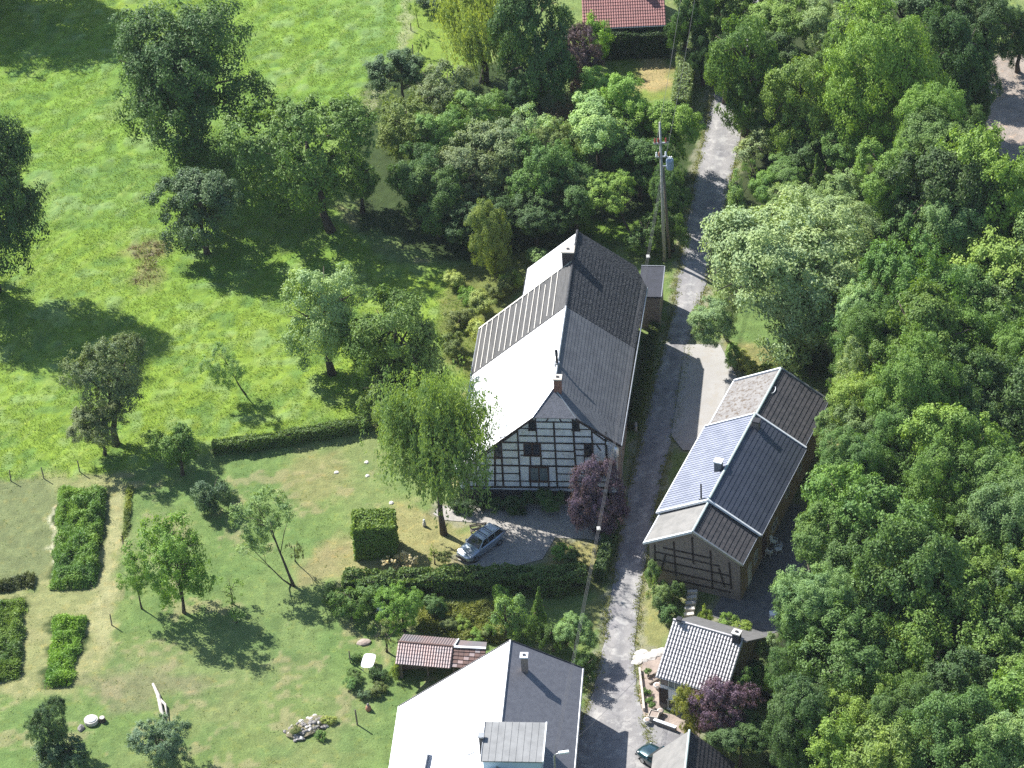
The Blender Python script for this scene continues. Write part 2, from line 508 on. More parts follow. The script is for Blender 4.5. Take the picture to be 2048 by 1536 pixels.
    region([(1262,1180),(1300,1150),(1330,1260),(1310,1310),(1272,1310)], (.29, .27, .10), .8, amt=.8)
    region([(1440,680),(1560,700),(1560,760),(1480,780)], (.30, .25, .10), 1.0, amt=.7)
    region([(1180,1150),(1215,1150),(1200,1260),(1170,1260)], (.22, .21, .08), .8, amt=.7)
    region([(830,1190),(1010,1180),(1010,1290),(820,1270)], (.19, .22, .06), .8, amt=.8)
    region(FIELD, (.37, .30, .25), .6)
    hard = np.full(x.shape, -1e9)
    for h in HARD:
        hard = np.maximum(hard, poly_sd(x, y, h))
    khard = sm((hard + .5) / .5)
    lay((.27, .25, .17), sm((hard + .75 + (n3 - .5)) / .4) * .75)
    z = kmead * ((n2 - .5) * .14 + (n3 - .5) * .14) + (1 - kmead) * ((n2 - .5) * .07 + (n3 - .5) * .06)
    z = z * (1 - khard) - .05 * khard
    far = np.maximum(np.abs(x), np.abs(y - 13)) > 72
    z[far] = -.05
    lum = 1 + (n3 - .5) * .35
    col *= lum[:, None]
    me_f = np.arange(sh[0]*sh[1]).reshape(sh)
    F = np.stack([me_f[:-1,:-1], me_f[:-1,1:], me_f[1:,1:], me_f[1:,:-1]], -1).reshape(-1, 4)
    me = mesh_np('ground', np.stack([x, y, z], 1), F, smooth=True)
    a = me.attributes.new('gcol', 'FLOAT_COLOR', 'POINT')
    a.data.foreach_set('color', np.concatenate([np.clip(col, 0, 1), np.ones((len(x), 1))], 1).astype(np.float32).ravel())
    m = bpy.data.materials.new('grassy_ground'); m.use_nodes = True
    nt = m.node_tree; b = nt.nodes['Principled BSDF']
    b.inputs['Roughness'].default_value = .9
    b.inputs['Specular IOR Level'].default_value = .15
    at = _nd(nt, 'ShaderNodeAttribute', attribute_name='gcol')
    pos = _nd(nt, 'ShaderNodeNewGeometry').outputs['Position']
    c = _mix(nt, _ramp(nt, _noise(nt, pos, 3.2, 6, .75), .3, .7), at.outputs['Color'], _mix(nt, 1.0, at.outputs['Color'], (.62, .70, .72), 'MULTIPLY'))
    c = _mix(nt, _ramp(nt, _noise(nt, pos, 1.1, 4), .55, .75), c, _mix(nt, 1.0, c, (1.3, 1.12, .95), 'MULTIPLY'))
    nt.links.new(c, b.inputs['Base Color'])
    _bump(nt, b, _noise(nt, pos, 5.0, 6, .8), .9, .14)
    o = link('ground', me, m); o['kind'] = 'structure'
    # rough meadow grass standing up: uncountable blades
    N = 420000
    bx, by = rng.uniform(-56, 20, N), rng.uniform(-30, 84, N)
    d = poly_sd(bx, by, wpoly(MEADOW))
    dens = vnoise(bx, by, 2.2, 31) * .6 + vnoise(bx, by, .8, 32) * .6
    keep = (d > -.2) & (dens > .42)
    bx, by = bx[keep], by[keep]
    n = len(bx)
    hgt = rng.uniform(.08, .24, n)
    tan = np.stack([rng.normal(0, .7, n) + .5, rng.normal(0, .7, n) - .2, np.full(n, .75)], 1)
    nrm = rng.normal(size=(n, 3)) + np.array([0, -.3, .6])
    me = leaves('meadow_grass', np.stack([bx, by, hgt * .38], 1), nrm, hgt, .30, tan, lv=np.clip(rng.normal(.55, .16, n), 0, 1))
    o = link('meadow_grass', me, GRASSM); o.color = (.18, .285, .05, 1)
    tag(o, 'rough bright green grass standing in tussocks across the meadow', 'grass', kind='stuff')
    # short rough turf on verges and the garden lawn
    N = 60000
    bx, by = rng.uniform(-56, 30, N), rng.uniform(-58, 84, N)
    hd = np.full(N, -1e9)
    for h in HARD: hd = np.maximum(hd, poly_sd(bx, by, h))
    keep = (poly_sd(bx, by, wpoly(MEADOW)) < 0) & (hd < -.05) & (vnoise(bx, by, 1.2, 33) > .45)
    bx, by = bx[keep], by[keep]; n = len(bx)
    hgt = rng.uniform(.08, .2, n)
    tan = np.stack([rng.normal(0, .7, n), rng.normal(0, .7, n), np.full(n, .8)], 1)
    me = leaves('lawn_grass', np.stack([bx, by, hgt * .38], 1), rng.normal(size=(n, 3)) + np.array([0, -.2, .7]), hgt, .35, tan)
    o = link('lawn_grass', me, GRASSM); o.color = (.165, .23, .07, 1)
    tag(o, 'short patchy grass on the garden lawn and along the road verges', 'grass', kind='stuff')
ground()

def verge_grass():
    pos = []
    for L, sgn in ((ROAD_L, -1), (ROAD_R, 1)):
        q = [P(*p) for p in L]
        for a, c in zip(q, q[1:]):
            n = int((c - a).length * 110)
            t = rng.random(n)[:, None]
            base = np.array(a)[None] * (1 - t) + np.array(c)[None] * t
            clump = vnoise(base[:, 0], base[:, 1], .7, 41)
            off = rng.normal(.16, .22, n) - (clump - .4) * .55
            base[:, 0] += sgn * off
            pos.append(base[clump > .25])
    p = np.concatenate(pos); n = len(p)
    hgt = rng.uniform(.07, .2, n); p[:, 2] = hgt * .35
    tan = np.stack([rng.normal(0, .7, n), rng.normal(0, .7, n), np.full(n, .8)], 1)
    o = link('verge_grass', leaves('verge_grass', p, rng.normal(size=(n, 3)) + np.array([0, -.2, .7]), hgt, .4, tan), GRASSM)
    o.color = (.22, .25, .09, 1)
    tag(o, 'ragged verge grass creeping over the edges of the lane', 'grass', kind='stuff')
verge_grass()

def sheet(name, px, m, z, sub=0):
    pts = [P(a, b, z) for a, b in px]
    mb = MB().add(pts, [tuple(range(len(pts)))])
    o = mb.build(name, m); o['kind'] = 'structure'
    return o

def road():
    mb = MB(); V = []
    def interp(L):
        out = []
        for i in range(len(L) - 1):
            for k in range(6):
                t = k / 6
                out.append(P(L[i][0]*(1-t)+L[i+1][0]*t, L[i][1]*(1-t)+L[i+1][1]*t, .02))
        return out + [P(*L[-1], .02)]
    A, B = interp(ROAD_L), interp(ROAD_R)
    r = random.Random(3)
    vs = []
    for a, b in zip(A, B):
        j, k = r.uniform(-.09, .09), r.uniform(-.09, .09)
        vs += [a + Vector((j, 0, -.012)), a.lerp(b, .5) + Vector((0, 0, .035)), b + Vector((k, 0, -.012))]
    fs = []
    for i in range(len(A) - 1):
        fs += [(3*i, 3*i+1, 3*i+4, 3*i+3), (3*i+1, 3*i+2, 3*i+5, 3*i+4)]
    o = mb.add(vs, fs).build('road', LANE); o['kind'] = 'structure'
    at = o.data.attributes.new('acr', 'FLOAT', 'POINT'); at.data.foreach_set('value', [(i % 3) * .5 for i in range(len(o.data.vertices))])
road()
sheet('forecourt', FORECOURT, LANE, .0)
sheet('concrete_apron', APRON, APRONM, .062)
sheet('driveway', DRIVE, GRAVEL, -.004)
sheet('patio', PATIO, PAVING, -.008)
sheet('cottage_yard', SMALLYARD, EARTH, -.012)

# ================================================================== BUILDINGS
class House:
    """local frame: u right along the front, v back, z up; heading clockwise from +Y"""
    def __init__(self, name, o, heading, label, cat='house'):
        self.o = Vector((o.x, o.y, 0)); h = R(heading)
        self.U = Vector((math.cos(h), -math.sin(h), 0)); self.V = Vector((math.sin(h), math.cos(h), 0))
        self.root = empty(name, self.o, -h)
        tag(self.root, label, cat)
    def loc(self, p):
        d = Vector(p) - self.o
        return Vector((d.dot(self.U), d.dot(self.V), d.z))
    def px(self, a, b, z):
        return self.loc(P(a, b, z))
    def on_v(self, a, b, v=0.0):
        d = ray(a, b); t = (v - (CAMP - self.o).dot(self.V)) / d.dot(self.V)
        return self.loc(CAMP + d * t)
    def on_u(self, a, b, u=0.0):
        d = ray(a, b); t = (u - (CAMP - self.o).dot(self.U)) / d.dot(self.U)
        return self.loc(CAMP + d * t)

def tile_field(name, A, B, C, D, m, parent, period=.24, course=.33, amp=.035, step=.03, lift=.03):
    """wavy tile courses over the quad: A-B eave, D-C ridge"""
    A, B, C, D = (np.array(p, float) for p in (A, B, C, D))
    nu = max(2, int(round(np.linalg.norm(B - A) / period))) * 6
    nc = max(2, int(round(np.linalg.norm(D - A) / course)))
    n = np.cross(B - A, D - A); n /= np.linalg.norm(n)
    flip = n[2] < 0
    if flip: n = -n
    s = np.linspace(0, 1, nu + 1)
    wave = amp * np.abs(np.sin(np.pi * np.arange(nu + 1) / 6.0)) ** .8
    rows, hs = [], []
    for c in range(nc):
        rows += [c / nc, (c + .96) / nc]; hs += [step, 0.0]
    rows.append(1.0); hs.append(0.0)
    V = []
    for t, h in zip(rows, hs):
        a, b = A + (D - A) * t, B + (C - B) * t
        V.append(a[None] + (b - a)[None] * s[:, None] + n[None] * (wave + h + lift)[:, None])
    V = np.concatenate(V)
    i = np.arange(len(rows) * (nu + 1)).reshape(len(rows), nu + 1)
    F = np.stack([i[:-1, :-1], i[:-1, 1:], i[1:, 1:], i[1:, :-1]], -1).reshape(-1, 4)
    if flip: F = F[:, ::-1]
    o = link(name, mesh_np(name, V, np.ascontiguousarray(F), smooth=False), m, parent)
    o['kind'] = 'stuff'
    return o

def chimney(H, u, v, z0, z1, wu, wv, m, cap=CONC, name='chimney', pot=True, parent=None):
    c = MB().box(u - wu/2, u + wu/2, v - wv/2, v + wv/2, z0, z1).build(name, m, parent or H.root)
    MB().box(u - wu/2 - .07, u + wu/2 + .07, v - wv/2 - .07, v + wv/2 + .07, z1, z1 + .12).build('cap', cap, c)
    if pot:
        MB().box(u - .12, u + .12, v - .09, v + .09, z1 + .12, z1 + .2).build('flue', METAL_DARK, c)
    return c

def window_v(H, u0, u1, z0, z1, v, frame=WINFRAME, pane=WINGLASS, n=2, sill=True, f=.07):
    """window in a front wall (plane v), facing -v"""
    mb = MB()
    mb.box(u0, u1, v - .10, v + .02, z1 - f, z1).box(u0, u1, v - .10, v + .02, z0, z0 + f)
    mb.box(u0, u0 + f, v - .10, v + .02, z0 + f, z1 - f).box(u1 - f, u1, v - .10, v + .02, z0 + f, z1 - f)
    for k in range(1, n):
        x = u0 + (u1 - u0) * k / n
        mb.box(x - f/2, x + f/2, v - .10, v + .02, z0 + f, z1 - f)
    w_ = mb.build('window', frame, H.root)
    for k in range(n):
        a = u0 + (u1 - u0) * k / n + f * .6; b = u0 + (u1 - u0) * (k + 1) / n - f * .6
        MB().box(a, b, v - .045, v - .02, z0 + f * .9, z1 - f * .9).build('pane', pane, w_)
    if sill:
        MB().box(u0 - .06, u1 + .06, v - .17, v, z0 - .06, z0).build('sill', frame, w_)
    return w_

def window_u(H, v0, v1, z0, z1, u, frame=WINFRAME_W, pane=WINGLASS, n=2, f=.08):
    mb = MB()
    mb.box(u - .02, u + .09, v0, v1, z1 - f, z1).box(u - .02, u + .09, v0, v1, z0, z0 + f)
    mb.box(u - .02, u + .09, v0, v0 + f, z0 + f, z1 - f).box(u - .02, u + .09, v1 - f, v1, z0 + f, z1 - f)
    for k in range(1, n):
        x = v0 + (v1 - v0) * k / n
        mb.box(u - .02, u + .09, x - f/2, x + f/2, z0 + f, z1 - f)
    w_ = mb.build('window', frame, H.root)
    for k in range(n):
        a = v0 + (v1 - v0) * k / n + f * .6; b = v0 + (v1 - v0) * (k + 1) / n - f * .6
        MB().box(u + .015, u + .045, a, b, z0 + f * .9, z1 - f * .9).build('pane', pane, w_)
    return w_

# ------------------------------------------------------------------ half-timbered farmhouse
def farmhouse():
    o = P(1104, 803, 11.0)
    H = House('half_timbered_farmhouse', o, 8.0, 'long white half-timbered farmhouse with black beams and pale glaring roof slope')
    r = H.root
    ZR, TL, TR = 11.0, .90, .75
    UR, UL = 5.75, -8.9
    zl = lambda u: ZR + TL * u; zr = lambda u: ZR - TR * u
    V1, V2, V3 = 13.4, 20.3, 25.0
    # walls
    wl, wr = UL + .45, UR - .4
    hipz = 9.5
    ul, ur = -(ZR - hipz) / TL, (ZR - hipz) / TR
    front = [(wl, 0, 1.1), (wr, 0, 1.1), (wr, 0, zr(wr) - .18), (ur, 0, hipz - .15), (ul, 0, hipz - .15), (wl, 0, zl(wl) - .18)]
    MB().prism(front, (0, .35, 0)).build('front_wall', PLASTER, r)
    MB().box(wl - .06, wr + .06, -.07, .42, -.1, 1.1).build('plinth', mat('dark_plinth', (.07, .065, .065), (.045, .042, .042), 3, .9), r)
    MB().box(wr - .35, wr, .36, V3 - .3, -.1, zr(wr) - .2).build('side_wall', BRICK, r)
    MB().box(wl, wl + .35, .36, V2 - .1, -.1, zl(wl) - .2).build('side_wall', BRICK, r)
    MB().prism([(wl, V2 - .3, -.1), (wr, V2 - .3, -.1), (wr, V2 - .3, zr(wr) - .2), (0, V2 - .3, ZR - .25), (wl, V2 - .3, zl(wl) - .2)], (0, .3, 0)).build('cross_wall', BRICK, r)
    MB().prism([(-4.4, V3 - .6, -.1), (wr, V3 - .6, -.1), (wr, V3 - .6, zr(wr) - .2), (0, V3 - .6, ZR - .3), (-4.4, V3 - .6, zl(-4.4) - .35)], (0, .3, 0)).build('rear_wall', BRICK, r)
    MB().box(-4.4, -4.1, V2, V3 - .3, -.1, zl(-4.4) - .35).build('side_wall', BRICK, r)
    # roof: south-west white slope, slatted strip, lower rear piece
    va = -.35
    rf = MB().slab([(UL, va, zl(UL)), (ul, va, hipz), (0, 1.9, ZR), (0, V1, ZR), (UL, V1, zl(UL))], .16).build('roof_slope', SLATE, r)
    tag(rf, 'glaring pale slate slope')
    mid = MB().slab([(UL, V1, zl(UL) - .02), (0, V1, ZR - .02), (0, V2, ZR - .02), (UL, V2, zl(UL) - .02)], .16).build('roof_slope', SLATM, r)
    tag(mid, 'grey board strip crossed by pale battens')
    for k in range(24):                               # board courses: thin lapped boards running along the eave
        t0, t1 = k / 24, (k + 1) / 24
        a, b = UL * (1 - t0), UL * (1 - t1)
        if abs(a - b) < .01: continue
        MB().slab([(a, V1 + .02, zl(a) + .11), (b, V1 + .02, zl(b) + .005), (b, V2 - .02, zl(b) + .005), (a, V2 - .02, zl(a) + .11)], .03).build('board', SLATM, mid)
    rb = random.Random(5)
    for k in range(14):                               # pale battens up the slope, slightly irregular
        u0 = UL + .35 + k * .56
        e0, e1 = V1 + .05 + (rb.random() < .12) * .5, V2 - .1 - (rb.random() < .15) * rb.uniform(.4, 1.6)
        du = rb.uniform(-.05, .05) - .1
        MB().bar((u0, e0, zl(u0) + .13), (u0 + du, e1, zl(u0 + du) + .13), .065, .06).build('batten', BATTEN, mid)
    MB().bar((UL, V2 + .02, zl(UL) + .06), (0, V2 + .02, ZR + .06), .22, .16).build('verge_board', BATTEN, mid)
    MB().bar((UL - .02, V1, zl(UL) - .05), (UL - .02, V2, zl(UL) - .05), .1, .14).build('gutter', METAL, mid)
    MB().slab([(-4.75, V2 + .14, zl(-4.75) - .2), (0, V2 + .14, ZR - .2), (0, V3, ZR - .2), (-4.75, V3 + .1, zl(-4.75) - .2)], .14).build('roof_slope', SLATE, r)
    MB().bar((-4.8, V2 + .15, zl(-4.8) - .3), (-4.8, V3 + .1, zl(-4.8) - .3), .12, .14).build('gutter', METAL_DARK, r)
    # east slopes
    UE, UE2 = UR, 6.35
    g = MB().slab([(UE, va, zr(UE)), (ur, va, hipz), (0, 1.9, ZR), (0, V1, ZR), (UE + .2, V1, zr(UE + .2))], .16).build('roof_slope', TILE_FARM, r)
    tag(g, 'grey tiled slope towards the road')
    tile_field('roof_tiles', (UE, 1.9, zr(UE)), (UE + .2, V1, zr(UE + .2)), (0, V1, ZR), (0, 1.9, ZR), TILE_FARM, g, .30, .32, .006, .014, .014)
    tile_field('roof_tiles', (UE, va + .02, zr(UE)), (UE, 1.9, zr(UE)), (0, 1.9, ZR), (ur + .05, va + .02, hipz - .04), TILE_FARM, g, .30, .32, .006, .014, .014)
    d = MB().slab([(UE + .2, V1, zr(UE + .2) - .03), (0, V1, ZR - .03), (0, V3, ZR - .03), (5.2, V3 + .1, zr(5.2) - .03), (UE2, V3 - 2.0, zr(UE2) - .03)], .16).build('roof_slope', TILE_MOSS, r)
    tag(d, 'dark mossy tiled slope')
    tile_field('roof_tiles', (UE + .2, V1 + .02, zr(UE + .2)), (UE2, V3 - 2.05, zr(UE2)), (0, V3 - 2.05, ZR), (0, V1 + .02, ZR), TILE_MOSS, d, .27, .36, .02, .025, .014)
    hp = MB().slab([(ul - .03, va - .05, hipz), (ur + .03, va - .05, hipz), (0, 1.93, ZR + .02)], .12).build('hip_roof', mat('dark_hip_slate', (.12, .125, .145), (.08, .085, .1), 4, .6, metal=.2, bump=.3), r)
    MB().tube([(ul, va, hipz + .03), (0, 1.9, ZR + .04)], .06, 6).build('hip_edge', METAL, hp)
    MB().tube([(ur, va, hipz + .03), (0, 1.9, ZR + .04)], .06, 6).build('hip_edge', METAL, hp)
    MB().tube([(0, 1.9, ZR + .02), (0, V1, ZR + .04)], .11, 8).build('ridge_cap', METAL, r)
    MB().tube([(0, V1, ZR), (0, V3, ZR)], .12, 8).build('ridge_cap', TILE_MOSS, r)
    for (a, b) in (((ul, va - .03, hipz - .1), (UL, va - .03, zl(UL) - .1)), ((ur, va - .03, hipz - .1), (UE, va - .03, zr(UE) - .1))):
        MB().bar(a, b, .06, .2).build('verge_board', TIMBER, r)
    MB().tube([(UE + .07, va, zr(UE) - .08), (UE2 + .05, V3 - 2, zr(UE2) - .1)], .08, 7).build('gutter', METAL, r)
    MB().tube([(UE + .02, .1, zr(UE) - .1), (UE + .02, .1, 0)], .05, 6).build('downpipe', METAL, r)
    # timbers of the front gable, placed from the photograph on the wall plane
    G = lambda X, Y: H.on_v(880 + X / 4.8, 720 + Y / 4.8, -.03)
    beams = []
    def b(x0, y0, x1, y1, w_=.17):
        beams.append((x0, y0, x1, y1, w_ * .8))
    for q in [(580,745,612,1215), (525,855,532,1215), (745,632,775,1215), (912,556,930,792), (962,800,970,1012), (1088,602,1130,1215), (1272,556,1310,1215),
              (1456,650,1482,1215), (1590,712,1606,1215), (866,915,870,1012), (1386,925,1392,1018), (864,1165,868,1215), (946,1165,948,1215), (1042,1165,1045,1215),
              (855,1022,860,1160), (1040,1022,1042,1160), (435,900,440,1215), (345,960,352,1215), (262,1000,268,1215)]:
        b(*q, .19 if q[3] - q[1] > 300 else .14)
    for q in [(920,594,1268,598), (757,657,1452,668), (760,728,1455,738), (525,938,762,942), (980,946,1292,951), (1300,916,1386,918), (770,913,966,913), (600,866,806,869),
              (972,872,1292,879), (1300,860,1386,862), (345,1086,762,1089), (1130,1092,1300,1095), (1310,1092,1600,1098), (262,1155,1606,1170), (1300,1035,1300,1036)]:
        b(*q, .11)
    b(600,792,1602,806,.19); b(262,1008,1606,1026,.19); b(235,1216,1612,1228,.2); b(345,940,525,940,.11)
    for q in [(735,687,607,782), (1470,690,1590,778), (1500,815,1545,870), (1042,550,1022,592), (1140,550,1162,592), (435,905,530,850)]:
        b(*q, .13)
    for i, (x0, y0, x1, y1, w_) in enumerate(beams):
        p, q = G(x0, y0), G(x1, y1)
        if (p - q).length < .1: continue
        pr = .03 + .004 * (i % 5) + (.012 if abs(p.x - q.x) > abs(p.z - q.z) else 0)
        p.y = q.y = -.02
        p.x += rb.uniform(-.035, .035); q.x += rb.uniform(-.035, .035); p.z += rb.uniform(-.03, .03); q.z += rb.uniform(-.03, .03); w_ *= rb.uniform(.8, 1.25)
        MB().bar(p, q, w_, pr * 2, up=(0, 1, 0)).build('beam', TIMBER, r)
    for (x0, y0, x1, y1, n, fr, pn) in [(852,580,916,666,1,TIMBER,WINGLASS), (1270,582,1336,670,1,TIMBER,WINGLASS), (806,797,966,911,2,WINFRAME,WINGLASS),
                                        (527,806,590,934,1,WINFRAME,WINGLASS), (1386,802,1470,918,1,WINFRAME,WINGLASS), (862,1026,1040,1160,2,WINFRAME,CURTAIN)]:
        a, c = G(x0, y1), G(x1, y0)
        window_v(H, a.x, c.x, a.z, c.z, -.01, fr, pn, n, f=.06 if n == 1 else .1)
    # chimneys and stove pipe
    c1 = H.px(1138, 500, 11.9); chimney(H, c1.x - .1, c1.y, 9.6, 11.9, 1.05, .95, mat('dark_chimney_brick', (.07, .05, .05), (.05, .04, .04), 5, .9), CONC)
    c2 = H.px(1115, 756, 12.1); chimney(H, c2.x, c2.y, 10.5, 12.1, .62, .62, BRICK_RED, CONC)
    c3 = H.px(1114, 729, ZR)
    pp = MB().tube([(c3.x, c3.y, ZR - .3), (c3.x, c3.y, ZR + 1.0)], .11, 10).tube([(c3.x, c3.y, ZR + .95), (c3.x - .05, c3.y + .25, ZR + 1.4)], .13, 10).build('stove_pipe', METAL_DARK, r)
    MB().box(c3.x - .22, c3.x + .22, c3.y - .2, c3.y + .2, ZR - .1, ZR + .22).build('flashing', METAL, pp)
    # flat-roofed lean-to on the road side
    zt = 3.7
    q = [H.px(*p, zt) for p in ((1270, 530), (1319, 533), (1322, 594), (1289, 597))]
    u0, u1, v0, v1 = wr - .05, max(q[1].x, q[2].x), q[2].y, q[1].y
    ln = MB().box(u0, u1, v0, v1, zt - .18, zt).build('lean_to_roof', mat('bitumen_roof', (.035, .037, .05), (.025, .027, .035), 2, .8, bump=.3), r)
    MB().box(u0, u1 - .15, v0 + .15, v1 - .15, -.1, zt - .18).build('lean_to_wall', BRICK, r)
    MB().box(u1, u1 + .07, v0, v1, zt - .2, zt + .07).box(u0, u1, v1, v1 + .07, zt - .2, zt + .07).build('roof_edge', METAL, ln)
    return H
FARM = farmhouse()

# ------------------------------------------------------------------ long house across the road
def longhouse():
    ZE, ZR, HW = 4.3, 6.75, 4.35
    o = P(1385.5, 1063, ZR)
    H = House('long_brick_house', o, 24.2, 'long brown brick house with three-part grey roof and green ridge beside the wood')
    r = H.root
    t = (ZR - ZE) / HW
    m0 = H.px(1419, 1006, ZR).y; m1 = H.px(1531, 837, ZR).y; m2 = H.px(1588, 743, ZR).y
    zz = lambda u: ZR - t * abs(u)
    W = HW - .35
    fw = [(-W, .3, -.1), (W, .3, -.1), (W, .3, zz(W) - .15), (0, .3, ZR - .15), (-W, .3, zz(W) - .15)]
    MB().prism(fw, (0, .35, 0)).build('front_wall', BRICK, r)
    MB().prism([(p[0], m2 - .5, p[2]) for p in fw], (0, .3, 0)).build('rear_wall', BRICK, r)
    MB().box(W - .35, W, .66, m2 - .5, -.1, zz(W) - .16).build('side_wall', BRICK_YEL, r)
    MB().box(-W, -W + .35, .66, m2 - .5, -.1, zz(W) - .16).build('side_wall', BRICK, r)
    secs = [(-.1, m0, 0, ROOF_CONC, TILE_DARKROW, .30, -.05), (m0, m1, .22, TILE_BLUE, TILE_BLUE, .24, .25), (m1, m2, 0, ROOF_LICHEN, TILE_DARKROW, .30, 0)]
    for k, (v0, v1, up, ml, mr, per, ex) in enumerate(secs):
        e = HW + ex
        ze = ZR + up - t * e
        a = MB().slab([(-e, v0, ze), (0, v0, ZR + up), (0, v1, ZR + up), (-e, v1, ze)], .14).build('roof_slope', ml, r)
        b_ = MB().slab([(e, v0, ze), (0, v0, ZR + up), (0, v1, ZR + up), (e, v1, ze)], .14).build('roof_slope', mr, r)
        tag(a, ['plain grey cement slope', 'shining blue tiled slope', 'grey slope blotched with brown lichen'][k])
        if k == 1:
            tile_field('roof_tiles', (-e, v1, ze), (-e, v0, ze), (0, v0, ZR + up), (0, v1, ZR + up), TILE_BLUE, a, .36, .34, .02, .035, .014)
        tile_field('roof_tiles', (e, v0, ze), (e, v1, ze), (0, v1, ZR + up), (0, v0, ZR + up), mr, b_, per, .40, .012, .03, .014)
        MB().tube([(0, v0, ZR + up + .04), (0, v1, ZR + up + .04)], .12, 8).build('ridge_cap', RIDGE, r)
        MB().tube([(e + .06, v0, ze - .05), (e + .06, v1, ze - .05)], .07, 7).build('gutter', METAL, r)
        MB().tube([(-e - .06, v0, ze - .05), (-e - .06, v1, ze - .05)], .08, 7).build('gutter', RIDGE_WHITE, r)
        for vv in ((v0, v1) if k == 1 else ((v0,) if k == 0 else (v1,))):
            for s in (-1, 1):
                MB().bar((s * e, vv, ze + .06), (0, vv, ZR + up + .06), .16, .2).build('verge_board', RIDGE_WHITE if (k == 1 or s < 0) else METAL, r)
    # timbers in the front gable
    G = lambda X, Y: H.on_v(1260 + X / 5.297, 980 + Y / 5.297, .27)
    S = .222
    q = [(262,580,266,880), (462,548,486,910), (657,500,670,780), (850,640,874,1040), (1050,768,1074,1052), (375,690,332,850), (940,830,1004,1030)]
    for y0, xa, xb in ((592, 350, 850), (655, 266, 950), (735, 266, 1055), (830, 266, 1062), (905, 480, 1066)):
        q.append((xa, y0 + (xa - 265) * S, xb, y0 + (xb - 265) * S))
    for i, (x0, y0, x1, y1) in enumerate(q):
        a, b_ = G(x0, y0), G(x1, y1)
        a.y = b_.y = .29
        MB().bar(a, b_, .15, .05 + .008 * (i % 4), up=(0, 1, 0)).build('beam', TIMBER, r)
    # windows and door on the wood side
    U4 = lambda X, Y: H.on_u(1260 + X / 5.297, 980 + Y / 5.297, W)
    for (x0, y0, x1, y1) in ((1500, 330, 1555, 450), (1310, 660, 1337, 770)):
        a, c = U4(x0, y1), U4(x1, y0)
        v0, v1 = sorted((a.y, c.y)); zc = (a.z + c.z) / 2
        window_u(H, v0, max(v1, v0 + .9), max(zc - .6, .8), min(zc + .6, ZE - .4), W)
    window_u(H, 12.2, 13.2, 1.6, 2.9, W); window_u(H, 15.5, 16.5, 1.6, 2.9, W)
    d = MB().box(W - .02, W + .06, 2.2, 3.1, 0, 2.1).build('door', WINFRAME_W, r)
    MB().box(W + .06, W + .1, 2.95, 3.03, 1.0, 1.1).build('handle', METAL_DARK, d)
    d = MB().box(W - .02, W + .06, 6.0, 7.0, 0, 2.1).build('door', WINFRAME, r)
    MB().box(W + .06, W + .1, 6.1, 6.18, 1.0, 1.1).build('handle', METAL_DARK, d)
    # chimneys
    up = .22
    c = H.px(1437, 922, ZR + .75); chimney(H, c.x, c.y, ZR - 1.2, ZR + .72, .62, .55, mat('grey_render', (.20, .20, .21), (.15, .15, .16), 4, .9), RIDGE_WHITE, pot=False)
    c = H.px(1513, 842, ZR + .6); chimney(H, c.x, c.y, ZR - .6, ZR + .6, .55, .5, BRICK, METAL_DARK, pot=False)
    c = H.px(1402, 972, ZR + 1.2); zb = ZR + up - t * abs(c.x) - .1
    pp = MB().tube([(c.x, c.y, zb), (c.x, c.y, zb + 1.75)], .075, 8).build('stove_pipe', METAL_DARK, r)
    MB().box(c.x - .16, c.x + .16, c.y - .16, c.y + .16, zb, zb + .22).build('flashing', METAL, pp)
    c = H.px(1556, 782, ZR - .1); rr = .4
    MB().tube([(c.x - .5 + rr * math.cos(a_) * .55, c.y + rr * math.sin(a_) * 1.3, ZR - t * abs(c.x - .5 + rr * math.cos(a_) * .55) + .07) for a_ in [k * .35 - 1.2 for k in range(8)]], .035, 6).build('bent_gutter_piece', RIDGE_WHITE, r)
    return H
LONG = longhouse()

